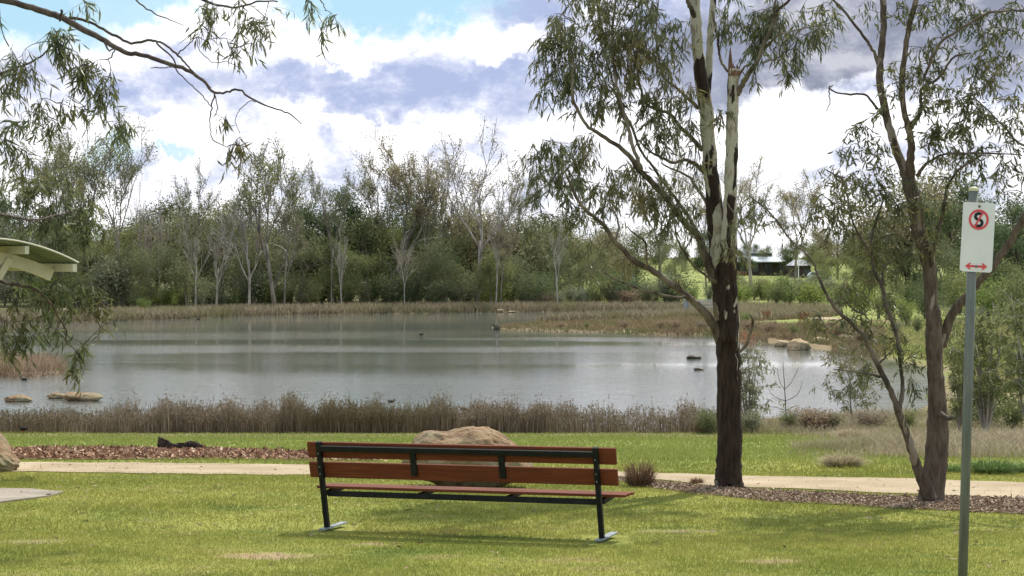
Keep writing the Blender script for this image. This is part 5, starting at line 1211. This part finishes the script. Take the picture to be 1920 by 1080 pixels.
# ------------------------------------------------------------------ birds
def bird(px, py, L, label, facing=1, water=True, matr=M['feather'], land=None):
    if water: x, y = wpt(px, py); z = ZW - .02
    else: x, y, z = land
    rt = empty('water_bird', (x, y, z), label, 'bird', 'water birds')
    up_ = 0 if water else L * .30
    g = Geo(); xs = np.linspace(-.5, .42, 12)
    rad = L * np.array([.015, .05, .10, .15, .18, .19, .19, .18, .15, .11, .08, .06])
    body = [(facing * a * L, 0, up_ + L * (.17 + (.10 if a < -.35 else 0) * 1 + (.0 if a < .2 else (a - .2) * .5))) for a in xs]
    neck = [(facing * L * .44, 0, up_ + L * .34), (facing * L * .47, 0, up_ + L * .46), (facing * L * .52, 0, up_ + L * .53), (facing * L * .58, 0, up_ + L * .52)]
    g.tube(body + neck, list(rad) + [L * .055, L * .055, L * .07, L * .035], 9); b = g.build('body', matr, rt, True)
    g = Geo(); g.tube([(facing * L * .57, 0, up_ + L * .52), (facing * L * .68, 0, up_ + L * .49)], [L * .028, L * .006], 5); g.build('beak', M['beak'], rt)
    if not water:
        for s_ in (-1, 1):
            g = Geo(); g.tube([(0, s_ * L * .07, up_ + L * .05), (facing * L * .03, s_ * L * .07, up_ * .5), (0, s_ * L * .07, 0), (facing * L * .1, s_ * L * .07, .005)], [L * .03, L * .02, L * .015, L * .01], 5); g.build('leg', M['beak'], rt)
    rt.rotation_euler = (0, 0, rng.uniform(-.4, .4))
wrock(990, 583.6, 40, 2, 'long low pale sandbar stone at the far waterline', M['granite_pale'], 14)
bird(733, 754, .28, 'black coot swimming just beyond the reeds, left of the boulder')
bird(868, 768, .30, 'brown duck half hidden in the reeds above the boulder', -1, matr=M['brownf'])
bird(790, 628, .34, 'tiny dark water bird far out on the open lake', 1)
bird(45, 713, .34, 'black water bird swimming under the grassy islet', -1)
bird(372, 599, .34, 'tiny black water bird close to the far left shore', 1)
p = G(44, 813); bird(0, 0, .30, 'black moorhen standing on the grass before the reeds at left', -1, False, land=tuple(p))

# ------------------------------------------------------------------ viewing deck, pavilion, house, car
p = G(1290, 596); s_ = p[1] / F; x0 = p[0]; W_ = 72 * s_; zd = p[2] + .35
dk = empty('viewing_deck', p, 'grey-railed viewing deck on the right shore behind the big trunk', 'deck')
g = Geo(); g.box((W_ / 2, 2, .35), (W_, 4, .14)); part(g, 'deck_floor', M['deck'], dk)
for a, b in (((0, 0), (0, 4)), ((0, 0), (W_ * .75, 0)), ((0, 4), (W_, 4))):
    g = Geo(); a3 = Vector((*a, .42)); b3 = Vector((*b, .42)); nb = max(2, int((b3 - a3).length / .16))
    for k in range(nb + 1): q = a3.lerp(b3, k / nb); g.bar(q, q + Vector((0, 0, 1.0)), .028, .028, up=(0, 1, 0))
    g.bar(a3 + Vector((0, 0, 1.02)), b3 + Vector((0, 0, 1.02)), .06, .05); g.bar(a3 + Vector((0, 0, .08)), b3 + Vector((0, 0, .08)), .04, .04)
    part(g, 'railing', M['rail'], dk)
for xq in (.4, W_ / 2, W_ - .4):
    g = Geo(); g.box((xq, .3, .0), (.14, .14, .56)); part(g, 'pile', M['bark_dark'], dk)
st = empty('seat', (p[0] + 40 * s_, p[1] + 2.2, p[2] + .42), 'small slatted seat standing on the viewing deck', 'seat')
for zz_ in (.45, .72, .9):
    g = Geo(); g.box((0, .2 if zz_ > .5 else 0, zz_), (1.3, .04 if zz_ > .5 else .4, .1 if zz_ > .5 else .04)); part(g, 'slat', M['deck'], st)
for s__ in (-1, 1):
    g = Geo(); g.bar((s__ * .5, .18, 0), (s__ * .5, .24, .95), .05, .05, up=(0, 1, 0)); part(g, 'support', M['rail'], st)

pv = G(1430, 517); s_ = pv[1] / F
pav = empty('pavilion', pv, 'low pavilion with pale grey hipped metal roof and dark verandah across the park', 'building')
Wp = 60 * s_; Dp = 9; ez = 27 * s_; rz_ = 42 * s_
g = Geo(); g.box((0, Dp / 2, ez / 2), (Wp * 1.7, Dp * .7, ez)); part(g, 'wall', M['dark_wall'], pav)
g = Geo(); e = .35
g.add([(-Wp - e, -.6, ez), (Wp + e - 1, -.6, ez), (Wp + e - 1, Dp + .6, ez), (-Wp - e, Dp + .6, ez), (-Wp * .45, Dp / 2, rz_), (Wp * .45, Dp / 2, rz_), (-Wp - e, -.6, ez - .18), (Wp + e - 1, -.6, ez - .18), (Wp + e - 1, Dp + .6, ez - .18), (-Wp - e, Dp + .6, ez - .18)],
      [(0, 1, 5, 4), (2, 3, 4, 5), (0, 6, 7, 1), (1, 7, 8, 2), (2, 8, 9, 3), (3, 9, 6, 0), (6, 9, 8, 7)]); g.f.append((np.array([(1, 2, 5), (3, 0, 4)]), 0))
rf = part(g, 'roof', M['roof_metal'], pav)
g = Geo(); g.box((0, Dp / 2 - .4, rz_ - .25), (Wp * .7, 2.2, .55)); part(g, 'clerestory', M['glass_dark'], rf)
g = Geo(); g.box((0, Dp / 2 - .4, rz_ + .10), (Wp * .78, 2.8, .12)); part(g, 'upper_roof', M['roof_metal'], rf)
for k in range(7):
    g = Geo(); g.box((-Wp + .3 + k * (2 * Wp - 1.2) / 6, -.2, (ez - .2) / 2), (.18, .18, ez - .2)); part(g, 'post', M['white_paint'] if k == 6 else M['dark_wall'], pav)
g = Geo(); g.box((-Wp * .75, -.1, .45), (Wp * .5, .25, .9)); part(g, 'low_wall', M['brick'], pav)
for k in range(4):
    g = Geo(); g.box((-Wp * .6 + k * Wp * .4, Dp * .15 - .03, ez * .52), (Wp * .22, .06, ez * .5)); part(g, 'window', M['glass_dark'], pav)
hv = GX(1503, 345); s_ = hv[1] / F
ho = empty('house', hv, 'small grey-roofed house between the pavilion and the parked car', 'building')
wz = (CZ - 22 * s_ - hv[2] + 9 * s_) if False else (CZ + ray(1503, 497)[1] * hv[1] - hv[2]); rz_ = CZ + ray(1503, 487)[1] * hv[1] - hv[2]
g = Geo(); g.box((0, 3, wz / 2), (34 * s_, 6, wz)); part(g, 'wall', M['dark_wall'], ho)
g = Geo(); a = 20 * s_
g.add([(-a, -.5, wz - .1), (a, -.5, wz - .1), (a, 6.5, wz - .1), (-a, 6.5, wz - .1), (-a * .5, 3, rz_), (a * .6, 3, rz_)], [(0, 1, 5, 4), (2, 3, 4, 5)]); g.f.append((np.array([(1, 2, 5), (3, 0, 4)]), 0)); part(g, 'roof', M['grey_roof'], ho)
g = Geo(); g.box((1.2, -.03, wz * .5), (1.4, .06, .9)); part(g, 'window', M['glass_dark'], ho)
# parked car
cv = GX(1536, 320); cv[2] = max(cv[2], CZ + ray(1536, 512)[1] * 320)
car = empty('parked_car', GX(1536, 318), 'silver-blue hatchback parked on the far side of the park', 'car')
prof = [(-2.1, .35), (-2.15, .75), (-1.95, 1.0), (-1.5, 1.42), (.1, 1.48), (.85, 1.02), (1.9, .85), (2.12, .6), (2.1, .35)]
g = Geo(); prism(g, prof, -.82, .82); part(g, 'body', M['car_paint'], car, bev=.06)
g = Geo(); prism(g, [(-1.75, 1.02), (-1.42, 1.36), (.05, 1.41), (.62, 1.04)], -.832, .832); part(g, 'window', M['glass_dark'], car)
for xx in (-1.35, 1.35):
    for yy_ in (-.8, .8):
        g = Geo(); g.tube([(xx, yy_ - .1, .32), (xx, yy_ + .1, .32)], [.32, .32], 16); wh = part(g, 'wheel', M['rubber'], car)
        g = Geo(); g.tube([(xx, yy_ - .112, .32), (xx, yy_ + .112, .32)], [.19, .19], 12); part(g, 'rim', M['galv'], wh)
for yy_ in (-.6, .6):
    g = Geo(); g.box((2.08, yy_, .68), (.12, .3, .14)); part(g, 'headlight', M['white_paint'], car)
p = GX(1497, 300); hh_ = CZ + ray(1497, 476)[1] * 300 - p[2]
rt = empty('flagpole', p, 'thin white pole standing right of the pavilion', 'pole')
g = Geo(); g.tube([(0, 0, 0), (0, 0, hh_)], [.09, .06], 8); part(g, 'pole', M['white_paint'], rt)
g = Geo(); g.tube([(0, 0, hh_), (0, 0, hh_ + .1), (0, 0, hh_ + .2)], [.05, .11, .03], 8); part(g, 'finial', M['white_paint'], rt)
p = G(1188, 531); rt = empty('marker_post', p, 'small white post standing on the distant green', 'post')
g = Geo(); g.tube([(0, 0, 0), (0, 0, 1.0), (0, 0, 1.15)], [.2, .2, .12], 8); part(g, 'post', M['white_paint'], rt)
g = Geo(); g.tube([(0, 0, 1.15), (0, 0, 1.3)], [.16, .16], 8); part(g, 'cap', M['white_paint'], rt)
